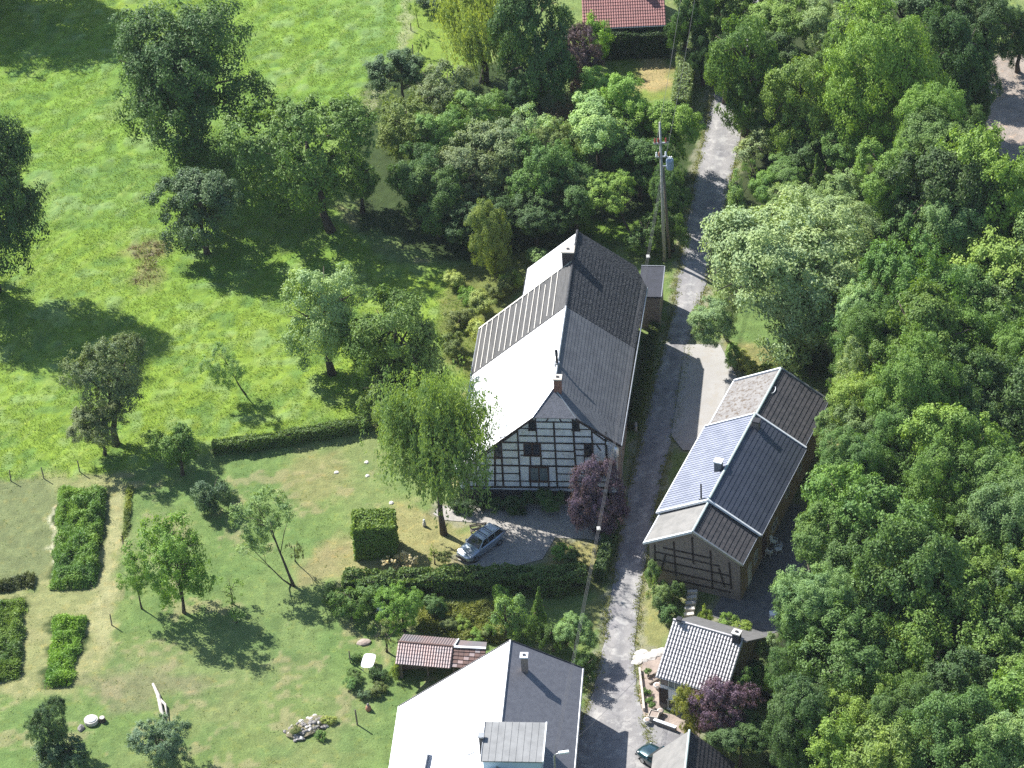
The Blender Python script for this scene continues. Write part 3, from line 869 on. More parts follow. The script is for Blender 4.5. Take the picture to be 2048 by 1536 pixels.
# ------------------------------------------------------------------ small cottage with shining tiles
def cottage():
    ZE, ZR = 3.55, 6.5
    o = P(1314, 1352, ZE)
    H = House('tiled_cottage', o, 28.0, 'small cottage with sparkling chequered tile roof and white lower wall behind purple tree')
    r = H.root
    a = H.px(1352, 1240, ZR); b_ = H.px(1489, 1282, ZR)
    L = b_.x - a.x + .1; rv = (a.y + b_.y) / 2; u0 = -.1; u1 = L - .1
    t = (ZR - ZE) / rv
    f = MB().slab([(u0, 0, ZE), (u1, 0, ZE), (u1, rv, ZR), (u0, rv, ZR)], .14).build('roof_slope', TILE_GLAZED, r)
    tile_field('roof_tiles', (u0, 0, ZE), (u1, 0, ZE), (u1, rv, ZR), (u0, rv, ZR), TILE_GLAZED, f, .27, .36, .075, .05, .014)
    bd = 4.2
    MB().slab([(u0, rv, ZR), (u1 + .3, rv, ZR), (u1 + .3, rv + bd, ZR - bd * .73), (u0, rv + bd, ZR - bd * .73)], .14).build('roof_slope', mat('dark_grey_felt', (.15, .145, .14), (.11, .105, .1), 2, .85), r)
    MB().tube([(u0, rv, ZR + .07), (u1, rv, ZR + .07)], .12, 8).build('ridge_cap', TILE_GLAZED, r)
    MB().tube([(u0, -.06, ZE - .05), (u1, -.06, ZE - .05)], .07, 7).build('gutter', METAL, r)
    w0, w1, wf, wb = u0 + .25, u1 - .25, .3, rv + bd - .4
    MB().box(w0, w1, wf, wf + .3, 2.45, ZE - .02).build('upper_wall', BRICK, r)
    MB().box(w0, w1, wf - .02, wf + .3, .5, 2.45).build('lower_wall', PLASTER, r)
    MB().box(w0 - .05, w1 + .05, wf - .06, wf + .3, -.1, .5).build('plinth', STONE, r)
    for u in (w0, w1 - .3):
        MB().prism([(u, wf + .31, -.1), (u, wb, -.1), (u, wb, ZR - (wb - rv) * .73 - .2), (u, rv, ZR - .2), (u, wf + .31, ZE + .1)], (.3, 0, 0)).build('end_wall', BRICK, r)
    MB().box(w0 + .3, w1 - .3, wb - .3, wb, -.1, ZR - (wb - rv) * .73 - .25).build('rear_wall', BRICK, r)
    G = lambda X, Y: H.on_v(1180 + X / 4.655, 1220 + Y / 4.655, wf)
    for (x0, y0, x1, y1, n, fr, pn) in ((735, 650, 850, 730, 2, WINFRAME_W, CURTAIN), (730, 830, 830, 930, 1, WINFRAME_W, WINGLASS)):
        p, q = G(x0, y1), G(x1, y0)
        zc = (p.z + q.z) / 2
        window_v(H, p.x, q.x, zc - .5, zc + .5, wf - .02, fr, pn, n)
    p = G(690, 900)
    d = MB().box(p.x - .4, p.x + .4, wf - .06, wf + .02, .1, 2.1).build('door', TIMBER, r)
    MB().box(p.x + .25, p.x + .32, wf - .1, wf - .06, 1.0, 1.1).build('handle', METAL, d)
    c = H.px(1478, 1284, ZR + .7); c.y = rv
    ch = chimney(H, u1 - .55, rv - .15, ZR - .7, ZR + .7, .6, .5, mat('sooty_brick', (.06, .055, .06), (.04, .038, .042), 5, .9), STONE_PALE)
    chimney(H, u0 + .55, rv - .1, ZR - .4, ZR + .35, .28, .3, METAL, METAL_DARK, name='vent', pot=False)
cottage()

# ------------------------------------------------------------------ big house in front, with box dormer
def bighouse():
    ZE, ZR = 4.3, 7.1
    o = P(1021, 1281, ZR)
    H = House('pale_roofed_house', o, 6.4, 'large house with glaring white roof slope, grey slope and box dormer across the ridge')
    r = H.root
    a = H.px(799, 1412, 2.2); a2 = H.px(776, 1560, 2.2); b_ = H.px(1165, 1336, ZE); b2 = H.px(1143, 1600, ZE)
    vend = -16.5
    L0 = (a.x, a.y, 2.2); L1 = (a2.x, vend, 2.2); R0 = (b_.x, b_.y, ZE); R1 = (b2.x, vend, ZE)
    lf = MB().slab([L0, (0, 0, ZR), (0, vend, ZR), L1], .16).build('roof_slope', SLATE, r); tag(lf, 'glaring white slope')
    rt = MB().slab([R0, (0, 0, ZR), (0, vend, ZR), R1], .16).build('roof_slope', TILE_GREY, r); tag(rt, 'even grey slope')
    MB().tube([(0, 0, ZR + .02), (0, vend, ZR + .02)], .08, 8).build('ridge_cap', METAL, r)
    for p, q in ((L0, (0, 0, ZR)), (R0, (0, 0, ZR))):
        p, q = Vector(p), Vector(q)
        MB().bar(p + Vector((0, .02, -.05)), q + Vector((0, .02, -.05)), .06, .22).build('verge_board', METAL_DARK, r)
    MB().tube([Vector(L0) + Vector((-.06, 0, -.06)), Vector(L1) + Vector((-.06, 0, -.06))], .08, 7).build('gutter', METAL, r)
    MB().tube([Vector(R0) + Vector((.06, 0, -.06)), Vector(R1) + Vector((.06, 0, -.06))], .08, 7).build('gutter', METAL, r)
    ins = .35
    MB().prism([(L0[0] + ins, L0[1] - ins, -.1), (L0[0] + ins, L0[1] - ins, 2.1), (0, -ins, ZR - .3), (R0[0] - ins, R0[1] - ins, ZE - .1), (R0[0] - ins, R0[1] - ins, -.1)], (0, -.3, 0)).build('rear_wall', BRICK, r)
    MB().bar((R0[0] - ins, R0[1] - .7, ZE / 2 - .1), (R1[0] - ins, vend + .3, ZE / 2 - .1), .3, ZE - .2).build('side_wall', BRICK, r)
    MB().bar((L0[0] + ins, L0[1] - .7, 1.0), (L1[0] + ins, vend + .3, 1.0), .3, 2.1).build('side_wall', BRICK, r)
    MB().prism([(L1[0] + ins, vend + .2, -.1), (L1[0] + ins, vend + .2, 2.1), (0, vend + .2, ZR - .3), (R1[0] - ins, vend + .2, ZE - .1), (R1[0] - ins, vend + .2, -.1)], (0, .3, 0)).build('front_wall', BRICK, r)
    # box dormer: shallow roof falling towards the camera
    zd = ZR + .75
    q0, q1, q2, q3 = H.px(967.5, 1441, zd), H.px(1094.5, 1447, zd), H.px(1081, 1529, zd), H.px(966, 1517, zd)
    u0, u1 = (q0.x + q3.x) / 2, (q1.x + q2.x) / 2; v1, v0 = (q0.y + q1.y) / 2, (q2.y + q3.y) / 2
    dr = MB().box(u0, u1, v0, v1, zd - .12, zd).build('dormer_roof', DORMER, r)
    for k in range(1, 9):
        x = u0 + (u1 - u0) * k / 9
        MB().box(x - .02, x + .02, v0, v1, zd, zd + .025).build('seam', DORMER, dr)
    MB().box(u1, u1 + .1, v0, v1, zd - .15, zd + .08).build('edge_trim', RIDGE_WHITE, dr)
    MB().box(u0 - .06, u0, v0, v1, zd - .15, zd + .06).build('edge_trim', METAL, dr)
    dw = MB().box(u0 + .12, u1 - .15, v0 + .15, v1 - .12, 4.2, zd - .12).build('dormer_wall', mat('pale_blue_cladding', (.45, .58, .66), (.40, .52, .60), 2, .6), r)
    tag(dw, 'pale blue clad dormer front')
    c = H.px(1048, 1312, 8.0); chimney(H, c.x, c.y, ZR - .9, 8.0, .5, .5, BRICK, RIDGE_WHITE)
    c = H.px(966, 1468, 8.3)
    chimney(H, u0 - .18, c.y, ZR - 1.0, zd + .25, .34, .4, METAL_DARK, METAL, name='vent_stack', pot=False)
    zl = lambda u: ZR + u * (ZR - 2.2) / -L0[0]
    s = H.px(941, 1508, 5.6)
    sk = MB().slab([(s.x - .32, s.y - .3, zl(s.x - .32) + .1), (s.x + .32, s.y - .3, zl(s.x + .32) + .1), (s.x + .32, s.y + .3, zl(s.x + .32) + .1), (s.x - .32, s.y + .3, zl(s.x - .32) + .1)], .1).build('skylight', METAL, r)
    MB().slab([(s.x - .25, s.y - .23, zl(s.x - .25) + .115), (s.x + .25, s.y - .23, zl(s.x + .25) + .115), (s.x + .25, s.y + .23, zl(s.x + .25) + .115), (s.x - .25, s.y + .23, zl(s.x - .25) + .115)], .02).build('pane', BLUEG, sk)
    s = H.px(857, 1515, 3.8)
    MB().bar((s.x, s.y + .2, zl(s.x) + .3), (s.x - .1, s.y - 2.2, zl(s.x - .1) + .3), .06, .7).build('roof_upstand', METAL, r)
    return H
BIG = bighouse()

# ------------------------------------------------------------------ garage roof at the corner
def garage():
    ZR = 5.0
    o = P(1379, 1461, ZR)
    H = House('garage', o, 9.0, 'low garage with grey cement roof over the parked dark car', 'garage')
    r = H.root
    t = .95; e = 2.9; vend = -9.0
    l = MB().slab([(-e, 0, ZR - t * e), (0, 0, ZR), (0, vend, ZR), (-e, vend, ZR - t * e)], .12).build('roof_slope', ROOF_CONC, r)
    g = MB().slab([(e + .6, 0, ZR - t * (e + .6)), (0, 0, ZR), (0, vend, ZR), (e + .6, vend, ZR - t * (e + .6))], .12).build('roof_slope', TILE_DARKROW, r)
    tile_field('roof_tiles', (e + .6, vend, ZR - t * (e + .6)), (e + .6, 0, ZR - t * (e + .6)), (0, 0, ZR), (0, vend, ZR), TILE_DARKROW, g, .35, .4, .012, .02, .014)
    MB().tube([(0, 0, ZR + .04), (0, vend, ZR + .04)], .1, 8).build('ridge_cap', RIDGE, r)
    w_ = e - .3
    MB().prism([(-w_, -.3, -.1), (w_, -.3, -.1), (w_, -.3, ZR - t * w_ - .15), (0, -.3, ZR - .16), (-w_, -.3, ZR - t * w_ - .15)], (0, -.25, 0)).build('rear_wall', BRICK, r)
    MB().box(-w_, -w_ + .25, vend + .3, -.56, -.1, ZR - t * w_ - .16).build('side_wall', BRICK, r)
    MB().box(w_ - .25, w_, vend + .3, -.56, -.1, ZR - t * w_ - .16).build('side_wall', BRICK, r)
garage()

# ------------------------------------------------------------------ garden shed, two roofs
def shed():
    ZE, ZR = 2.0, 2.75
    o = P(789, 1329, ZE)
    H = House('garden_shed', o, -1.0, 'long low garden shed with striped pantile roof joined to a brown tiled part', 'shed')
    r = H.root
    p = lambda x, y, z: H.px(680 + x / 4.8, 1180 + y / 4.8, z)
    a, b_, c, d = p(530, 710, ZE), p(1060, 755, ZE), p(1090, 545, ZR), p(560, 500, ZR)
    f = MB().slab([a, b_, c, d], .08).build('roof_slope', TILE_PINK, r)
    tile_field('roof_tiles', a, b_, c, d, TILE_PINK, f, .22, .34, .055, .03, .014)
    e, g = p(1135, 475, ZR - .5), p(610, 430, ZR - .5)
    k = MB().slab([d, c, Vector((e.x, e.y, ZR - .5)), Vector((g.x, g.y, ZR - .5))], .08).build('roof_slope', TILE_PINK, r)
    tile_field('roof_tiles', g, e, c, d, TILE_PINK, k, .22, .34, .05, .02, .014)
    MB().bar(c + Vector((.04, 0, .06)), e + Vector((.04, 0, .06)), .1, .1).build('verge_board', RIDGE_WHITE, r)
    MB().tube([d + Vector((0, 0, .05)), c + Vector((0, 0, .05))], .09, 7).build('ridge_cap', TILE_BROWN, r)
    # brown tiled part: separate large tiles
    A, B, C, D = p(1070, 740, ZE - .05), p(1390, 770, ZE - .05), p(1400, 570, ZR - .1), p(1095, 555, ZR - .1)
    s = MB().slab([A, B, C, D], .08).build('roof_slope', TILE_BROWN, r)
    n = (B - A).cross(D - A).normalized()
    if n.z < 0: n = -n
    for i in range(5):
        for j in range(6):
            q = lambda s_, t_: (A.lerp(B, s_)).lerp(D.lerp(C, s_), t_)
            s0, s1, t0, t1 = (j + .03) / 6, (j + .97) / 6, i / 5, (i + 1.05) / 5
            MB().slab([q(s0, t0) + n * .09, q(s1, t0) + n * .09, q(s1, min(t1, 1)) + n * .035, q(s0, min(t1, 1)) + n * .035], .03).build('tile', TILE_BROWN if (i * 7 + j * 3) % 5 else TILE_PINK, s)
    MB().slab([D, C, p(1410, 500, ZR - .5), p(1140, 480, ZR - .5)], .06).build('roof_slope', TILE_PINK, r)
    MB().bar(D + Vector((0, 0, .12)), C + Vector((0, 0, .12)), .2, .1).build('ridge_cap', RIDGE_WHITE, r)
    x0, x1 = a.x + .25, B.x - .2; y0, y1 = a.y + .5, e.y - .1
    MB().box(x0, x1, y1 - .12, y1, -.1, 1.9).build('rear_wall', WOOD, r)
    MB().box(x0, x0 + .12, y0, y1 - .13, -.1, 2.0).build('end_wall', WOOD, r)
    MB().box(x0 + .13, x1, y0 + .9, y0 + 1.0, -.1, 2.0).build('front_wall', WOOD, r)
    for k_ in range(4):
        x = x0 + .2 + (x1 - x0 - .4) * k_ / 3
        MB().box(x - .07, x + .07, y0 - .07, y0 + .07, -.1, ZE).build('post', WOOD, r)
shed()

# ------------------------------------------------------------------ red-roofed house at the top
def redhouse():
    ZE, ZR = 3.4, 6.2
    o = P(1166, 58, ZE)
    H = House('red_roofed_house', o, 1.5, 'house with red clay tile roof behind the small dry lawn')
    r = H.root
    L = H.px(1333, 58, ZE).x
    rv = 5.2
    f = MB().slab([(0, 0, ZE), (L, 0, ZE), (L, rv, ZR), (0, rv, ZR)], .14).build('roof_slope', TILE_RED, r)
    tile_field('roof_tiles', (0, 0, ZE), (L, 0, ZE), (L, rv, ZR), (0, rv, ZR), TILE_RED, f, .25, .36, .06, .04, .014)
    k = MB().slab([(0, rv, ZR), (L, rv, ZR), (L, 2 * rv, ZE), (0, 2 * rv, ZE)], .14).build('roof_slope', TILE_RED, r)
    MB().tube([(0, rv, ZR + .05), (L, rv, ZR + .05)], .12, 8).build('ridge_cap', TILE_RED, r)
    MB().box(.3, L - .3, .4, .7, -.1, ZE + .1).build('front_wall', BRICK, r)
    MB().box(.3, L - .3, 2 * rv - .7, 2 * rv - .4, -.1, ZE + .1).build('rear_wall', BRICK, r)
    for u in (.3, L - .6):
        MB().prism([(u, .71, -.1), (u, 2 * rv - .71, -.1), (u, 2 * rv - .71, ZE + .1), (u, rv, ZR - .2), (u, .71, ZE + .1)], (.3, 0, 0)).build('end_wall', BRICK, r)
    for u in (1.6, 4.4, 6.4):
        window_v(H, u, u + 1.0, 1.0, 2.3, .38, WINFRAME_W, WINGLASS, 2)
    MB().tube([(0, -.06, ZE - .05), (L, -.06, ZE - .05)], .07, 7).build('gutter', METAL, r)
    chimney(H, 5.6, 4.2, ZR - 1.2, ZR + 1.0, .6, .6, BRICK_RED)
redhouse()

# ================================================================== VEGETATION
def sph(n, r):
    return unit(r.normal(size=(n, 3)))

def crown_round(name, seed, K, M, n, leaf, rc=(.30, .46), shell=(.40, .66), sub=(.09, .17), flat=.75, up=.3, jag=.12):
    """boughs, each carrying smaller leaf clumps, each carrying leaves"""
    r = np.random.default_rng(seed)
    d = sph(K, r); d[:, 2] = np.where(d[:, 2] < 0, d[:, 2] * flat, d[:, 2])
    cen = unit(d) * r.uniform(*shell, K)[:, None] * r.choice([.85, 1.0, 1.0, 1.14], K)[:, None]
    cen[: K // 7] *= .45
    rad = r.uniform(*rc, K)
    p1 = r.choice(K, M, p=rad**2 / (rad**2).sum())
    d1 = unit(r.normal(size=(M, 3)) + unit(cen[p1] + 1e-6) * .6 + np.array([0, 0, up]))
    c1 = cen[p1] + d1 * (rad[p1] * r.uniform(.55, 1.05, M))[:, None]
    r1 = r.uniform(*sub, M)
    p2 = r.choice(M, n, p=r1**2 / (r1**2).sum())
    d2 = unit(r.normal(size=(n, 3)) + d1[p2] * .5 + np.array([0, 0, up]))
    pos = c1[p2] + d2 * (r1[p2] * (r.random(n) ** .4) * (1 + r.normal(0, jag, n)))[:, None]
    nrm = d2 * .55 + d1[p2] * .45 + unit(cen[p1][p2] + 1e-6) * .2 + r.normal(size=(n, 3)) * .33 + np.array([0, 0, .15])
    lv = np.clip(r.normal(.5, .09, n) + (r.random(M)[p2] - .5) * .35 + (r.random(K)[p1][p2] - .5) * .25, 0, 1)
    tan = r.normal(size=(n, 3)) + np.array([0, 0, -.6])
    return leaves(name, pos, nrm, leaf * r.uniform(.65, 1.35, n), .55, tan, r, lv)

def crown_droop(name, seed, B, S, per, leaf):
    r = np.random.default_rng(seed)
    bd = sph(B, r); bd[:, 2] = np.abs(bd[:, 2]) * 1.3 - .2
    tip = unit(bd) * r.uniform(.55, 1.0, B)[:, None]
    pb = r.integers(0, B, S)
    t0 = r.uniform(.35, 1.0, S)
    st = tip[pb] * t0[:, None] + r.normal(0, .12, (S, 3)) + np.array([0, 0, .12]) * (t0 * (1 - t0))[:, None]
    ln = r.gamma(3.0, .105, S) * (1 - .35 * (st[:, 2] < 0))
    t = r.random((S, per))
    out = unit(st * np.array([1, 1, 0]) + 1e-6)
    pos = st[:, None, :] + out[:, None, :] * (.14 * t * (1 - t) * 2)[:, :, None] + np.array([0, 0, -1.0]) * (t * ln[:, None])[:, :, None]
    pos = pos.reshape(-1, 3) + r.normal(0, .018, (S * per, 3))
    n = len(pos)
    nrm = np.repeat(out, per, 0) * .8 + r.normal(size=(n, 3)) * .4 + np.array([0, 0, .35])
    tan = r.normal(size=(n, 3)) * .35 + np.array([0, 0, -1.0])
    lv = np.clip(np.repeat(r.normal(.5, .12, S) + (r.random(B)[pb] - .5) * .5, per) + r.normal(0, .08, n), 0, 1)
    return leaves(name, pos, nrm, leaf * r.uniform(.7, 1.3, n), .45, tan, r, lv)

def crown_cone(name, seed, W, per, leaf):
    r = np.random.default_rng(seed)
    P_, N_ = [], []
    for i in range(W):
        z = -1 + 2 * (i + r.uniform(0, 1)) / W
        rad = max(.06, (1 - z) * .5 * r.uniform(.75, 1.1))
        a = r.uniform(0, 2 * math.pi)
        t = r.random(per) ** .6
        a_ = a + r.normal(0, .16, per)
        p = np.stack([np.cos(a_) * rad * t, np.sin(a_) * rad * t, z - .18 * t * rad * 1.5 + r.normal(0, .03, per)], 1)
        P_.append(p); N_.append(np.stack([np.cos(a_) * .6, np.sin(a_) * .6, np.full(per, .7)], 1) + r.normal(size=(per, 3)) * .45)
    pos, nrm = np.concatenate(P_), np.concatenate(N_)
    return leaves(name, pos, nrm, leaf * r.uniform(.7, 1.3, len(pos)), .5, r=r)

CR = {
    'big': [crown_round(f'big_crown_mesh_{i}', 100 + i, 38, 520, 58000, .036, (.30, .44), (.36, .66), (.075, .14)) for i in range(4)],
    'mid': [crown_round(f'mid_crown_mesh_{i}', 120 + i, 15, 220, 26000, .050, (.32, .48), (.38, .64), (.09, .17)) for i in range(6)],
    'soft': [crown_round(f'soft_crown_mesh_{i}', 130 + i, 18, 340, 24000, .048, (.28, .44), (.40, .70), (.07, .13), jag=.25) for i in range(4)],
    'sparse': [crown_round(f'sparse_crown_mesh_{i}', 140 + i, 15, 150, 9000, .056, (.26, .40), (.45, .78), (.08, .16), jag=.3) for i in range(3)],
    'bush': [crown_round(f'bush_crown_mesh_{i}', 150 + i, 9, 95, 8000, .080, (.34, .52), (.32, .58), (.12, .22), jag=.2) for i in range(5)],
    'birch': [crown_droop(f'birch_crown_mesh_{i}', 160 + i, 56, 2300, 20, .046) for i in range(2)],
    'cone': [crown_cone(f'cone_crown_mesh_{i}', 170 + i, 220, 40, .085) for i in range(2)],
    'twig': [crown_round(f'thin_crown_mesh_{i}', 180 + i, 9, 40, 800, .09, (.2, .34), (.4, .8), (.08, .15), jag=.3) for i in range(2)],
}
for _l in CR.values():
    for _me in _l: _me.materials.append(LEAF)

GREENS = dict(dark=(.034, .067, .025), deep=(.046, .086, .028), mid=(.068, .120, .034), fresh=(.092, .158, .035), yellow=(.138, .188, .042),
              pale=(.115, .176, .074), silver=(.143, .198, .106), blue=(.050, .086, .048), grey=(.083, .110, .058), straw=(.175, .210, .070),
              purple=(.068, .046, .084), olive=(.080, .108, .040), rust=(.14, .085, .045))

_tc = [0]
def tree(cx, cy, rx, ry, zc, kind, green, label, name='broadleaf_tree', cat='tree', group=None, base=None, limbs=6, bark=None, trunk_r=None, vary=.12):
    _tc[0] += 1
    rd = random.Random(_tc[0] * 13 + 5)
    c0 = P(cx, cy, zc); s = ppm(c0)
    rx, ry = rx * 1.13, ry * 1.13
    rxy = rx / s
    rz2 = ((ry / s) ** 2 - (rxy * math.sin(DEP)) ** 2) / math.cos(DEP) ** 2
    rz = min(max(math.sqrt(max(rz2, .01)), rxy * .62), rxy * 1.7)
    zc = max(zc, rz * .82)
    c = P(cx, cy, zc)
    b = P(*base) if base else Vector((c.x, c.y, 0))
    b.z = 0
    root = empty(name, b)
    tag(root, label, cat, group)
    off = Vector((c.x - b.x, c.y - b.y, zc))
    me = CR[kind][rd.randrange(len(CR[kind]))]
    o = link('crown', me, LEAF, root)
    o.location = off
    o.scale = (rxy * rd.uniform(.94, 1.06), rxy * rd.uniform(.94, 1.06), rz)
    o.rotation_euler = (rd.uniform(-.12, .12), rd.uniform(-.12, .12), rd.uniform(0, 6.28))
    g = GREENS[green] if isinstance(green, str) else green
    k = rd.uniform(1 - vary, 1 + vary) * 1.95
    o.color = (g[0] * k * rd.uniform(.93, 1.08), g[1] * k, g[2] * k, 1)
    tr = trunk_r or max(.05, .035 * (zc + rz) ** .9)
    top = off + Vector((0, 0, rz * .45))
    mb = MB()
    pts = []
    for i in range(7):
        t = i / 6
        p = Vector((off.x * t ** .8, off.y * t ** .8, -.15 + (top.z + .15) * t))
        if 0 < i < 6: p += Vector((rd.uniform(-.5, .5), rd.uniform(-.5, .5), 0)) * tr * 1.2
        pts.append(p)
    mb.tube(pts, [tr * 1.35] + [tr * (1 - .8 * i / 6) for i in range(1, 7)], 8)
    for i in range(limbs):
        t = rd.uniform(.38, .9)
        f = t * 6; k_ = int(f)
        st = pts[k_].lerp(pts[min(k_ + 1, 6)], f - k_)
        a = i * 6.283 / max(limbs, 1) + rd.uniform(-.5, .5)
        e = off + Vector((math.cos(a) * rxy * .68, math.sin(a) * rxy * .68, rz * rd.uniform(-.25, .5)))
        m_ = st.lerp(e, .5) + Vector((0, 0, .12 * rz))
        mb.tube([st, m_, e], [tr * .45 * (1.2 - t), tr * .28, tr * .08], 5)
    mb.build('trunk', bark or BARK, root, smooth=True)
    return root

# ---- trees of the meadow
tree(372, 172, 168, 168, 9.0, 'big', 'deep', 'tallest broad dark green tree standing alone in the bright meadow', bark=BARK)
tree(398, 410, 98, 96, 5.0, 'mid', 'blue', 'dark blue-green round tree in the meadow in front of the tallest one', base=(415, 508))
tree(612, 305, 128, 130, 8.2, 'soft', 'mid', 'spreading green tree with leaning limbs at the orchard edge of the meadow', base=(662, 462))
tree(715, 345, 48, 55, 4.5, 'soft', 'mid', 'small green tree leaning beside the spreading meadow tree', base=(725, 425))
tree(-40, 420, 130, 170, 9.5, 'big', 'dark', 'big dark tree at the meadow edge casting a wide shadow')
tree(-60, -150, 150, 150, 9.5, 'big', 'dark', 'tree beyond the meadow corner casting a broad shadow on the grass')
tree(645, 618, 92, 104, 7.0, 'mid', (.165, .245, .125), 'pale silvery-green oval tree with bare lower trunk in the meadow', base=(664, 748))
tree(790, 690, 108, 122, 5.8, 'mid', 'mid', 'dense green tree between the pale oval tree and the farmhouse roof')
tree(766, 800, 50, 55, 2.6, 'bush', 'pale', 'pale shrub at the end of the clipped hedge', 'shrub', 'shrub')
tree(868, 882, 124, 146, 9.8, 'birch', (.108, .165, .054), 'weeping birch with drooping yellow-green strands before the timbered gable', 'weeping_birch', base=(888, 1068), trunk_r=.26, bark=BARK)
tree(218, 755, 80, 88, 6.6, 'soft', 'grey', 'grey-green bushy tree near the fence posts', base=(232, 888))
tree(200, 850, 62, 52, 3.4, 'soft', 'grey', 'low grey-green lower crown joined under the bushy tree', 'shrub', 'shrub')
tree(450, 733, 42, 48, 3.4, 'sparse', 'pale', 'small sparse sapling tree leaning in the meadow', base=(492, 788), limbs=5, trunk_r=.09)
tree(358, 900, 48, 56, 2.8, 'bush', 'mid', 'rounded green bush at the left end of the clipped hedge', 'shrub', 'shrub')
tree(425, 984, 42, 38, 1.7, 'bush', 'blue', 'dark round shrub alone on the lawn', 'shrub', 'shrub')
# ---- garden trees lower left
tree(533, 1045, 62, 62, 6.0, 'sparse', 'pale', 'crooked fruit tree with bare curving trunk on the lawn', 'fruit_tree', base=(588, 1172), limbs=7, trunk_r=.13)
tree(500, 1098, 34, 24, 4.2, 'twig', 'pale', 'low side branch crown of the crooked fruit tree', 'fruit_tree', base=(585, 1170), limbs=3, trunk_r=.07)
tree(590, 1105, 22, 30, 2.4, 'twig', 'olive', 'nearly leafless sapling beside the crooked fruit tree', 'sapling', base=(590, 1120), limbs=5, trunk_r=.06)
tree(352, 1118, 84, 92, 5.4, 'sparse', 'fresh', 'open-crowned fruit tree throwing a lacy shadow on the lawn', 'fruit_tree', base=(368, 1226), limbs=8, trunk_r=.14)
tree(350, 1130, 60, 66, 5.2, 'sparse', 'fresh', 'inner foliage of the open-crowned fruit tree', 'fruit_tree', base=(370, 1228), limbs=6, trunk_r=.1)
tree(268, 1145, 42, 42, 4.0, 'sparse', 'fresh', 'small leaning fruit tree next to the kitchen garden path', 'fruit_tree', base=(284, 1218), limbs=5, trunk_r=.08)
tree(462, 1180, 30, 26, 1.6, 'twig', 'fresh', 'low leafy sucker shoots beneath the fruit trees', 'shrub', 'shrub')
tree(470, 1225, 22, 26, 1.2, 'twig', 'fresh', 'thin leafy shoots in the lacy shadow', 'shrub', 'shrub')
tree(98, 1455, 46, 64, 3.0, 'soft', 'blue', 'dark bluish upright shrub at the garden corner', 'shrub', 'shrub')
tree(120, 1505, 60, 44, 1.6, 'bush', 'blue', 'spreading dark shrub at the foot of the bluish upright shrub', 'shrub', 'shrub')
tree(312, 1488, 62, 56, 2.6, 'soft', (.085, .125, .085), 'grey-green shrub beside the bleached fallen trunk', 'shrub', 'shrub')
# ---- thicket between meadow and farmhouse
TH = 'trees of the old orchard thicket'
for (cx, cy, rx, ry, zc, kd, gr, lb) in [
    (802, 155, 60, 48, 3.2, 'mid', 'blue', 'dark round bush at the upper meadow corner of the thicket'),
    (892, 195, 66, 62, 4.0, 'mid', 'grey', 'grey-green tree beside the dark round thicket bush'),
    (1068, 95, 78, 118, 8.0, 'mid', 'dark', 'tall dark evergreen between the yellow willow and the purple tree'),
    (960, 40, 75, 105, 6.5, 'birch', 'straw', 'straw-yellow weeping willow in the upper garden'),
    (1152, 118, 52, 58, 4.4, 'soft', (.045, .032, .048), 'dark purple-leaved tree near the red-roofed house'),
    (1192, 70, 36, 42, 2.8, 'bush', 'fresh', 'bright shrub against the corner of the red-roofed house'),
    (1192, 178, 50, 42, 4.5, 'mid', 'fresh', 'bright fresh green tree beside the dry lawn'),
    (820, 260, 66, 62, 4.0, 'soft', 'olive', 'olive green tree on the meadow side of the thicket'),
    (880, 275, 60, 58, 4.4, 'mid', 'mid', 'mid-green round tree in the heart of the thicket'),
    (955, 235, 64, 58, 4.6, 'mid', 'mid', 'mid-green tree behind the leafy twigs of the thicket'),
    (1030, 225, 44, 46, 3.6, 'mid', 'dark', 'small dark tree in the shade of the tall evergreen'),
    (1000, 300, 80, 66, 5.0, 'soft', 'grey', 'greyish feathery tree in the middle of the thicket'),
    (1052, 268, 52, 46, 4.6, 'sparse', 'silver', 'thin silvery tree with upright twigs in the thicket'),
    (930, 345, 70, 60, 4.6, 'soft', 'grey', 'greyish tree in front of the feathery one'),
    (845, 355, 62, 62, 3.8, 'mid', 'deep', 'deep green tree above the shaded orchard floor'),
    (872, 405, 58, 60, 3.6, 'mid', 'deep', 'deep green tree at the shaded lower side of the thicket'),
    (1080, 350, 66, 62, 4.4, 'soft', 'mid', 'mid-green tree near the bare-twigged bush'),
    (1120, 300, 52, 52, 4.2, 'soft', 'olive', 'olive tree beside the bare-twigged bush'),
    (1195, 255, 78, 66, 5.4, 'mid', 'pale', 'broad pale green tree at the road side of the thicket'),
    (1265, 235, 60, 60, 5.0, 'mid', 'fresh', 'fresh green tree between the dry lawn and the power pole'),
    (1335, 262, 66, 66, 5.0, 'mid', 'fresh', 'yellow-green tree overhanging the lane behind the power pole'),
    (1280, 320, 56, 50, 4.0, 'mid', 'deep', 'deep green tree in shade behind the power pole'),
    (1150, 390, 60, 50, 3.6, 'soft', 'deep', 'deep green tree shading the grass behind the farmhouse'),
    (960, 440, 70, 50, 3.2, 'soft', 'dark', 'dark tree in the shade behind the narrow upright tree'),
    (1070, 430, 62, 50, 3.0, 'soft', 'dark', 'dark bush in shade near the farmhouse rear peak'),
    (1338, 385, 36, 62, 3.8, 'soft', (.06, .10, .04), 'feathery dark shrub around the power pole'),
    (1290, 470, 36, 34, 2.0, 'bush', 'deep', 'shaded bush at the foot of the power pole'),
    (1345, 455, 30, 48, 2.4, 'bush', 'deep', 'shaded hedge bush between power pole and lane'),
]:
    g_ = GREENS[gr] if isinstance(gr, str) else gr
    tree(cx, cy, rx * 1.12, ry * 1.18, zc * 1.15, kd, tuple(v * 1.15 for v in g_), lb, group=None)
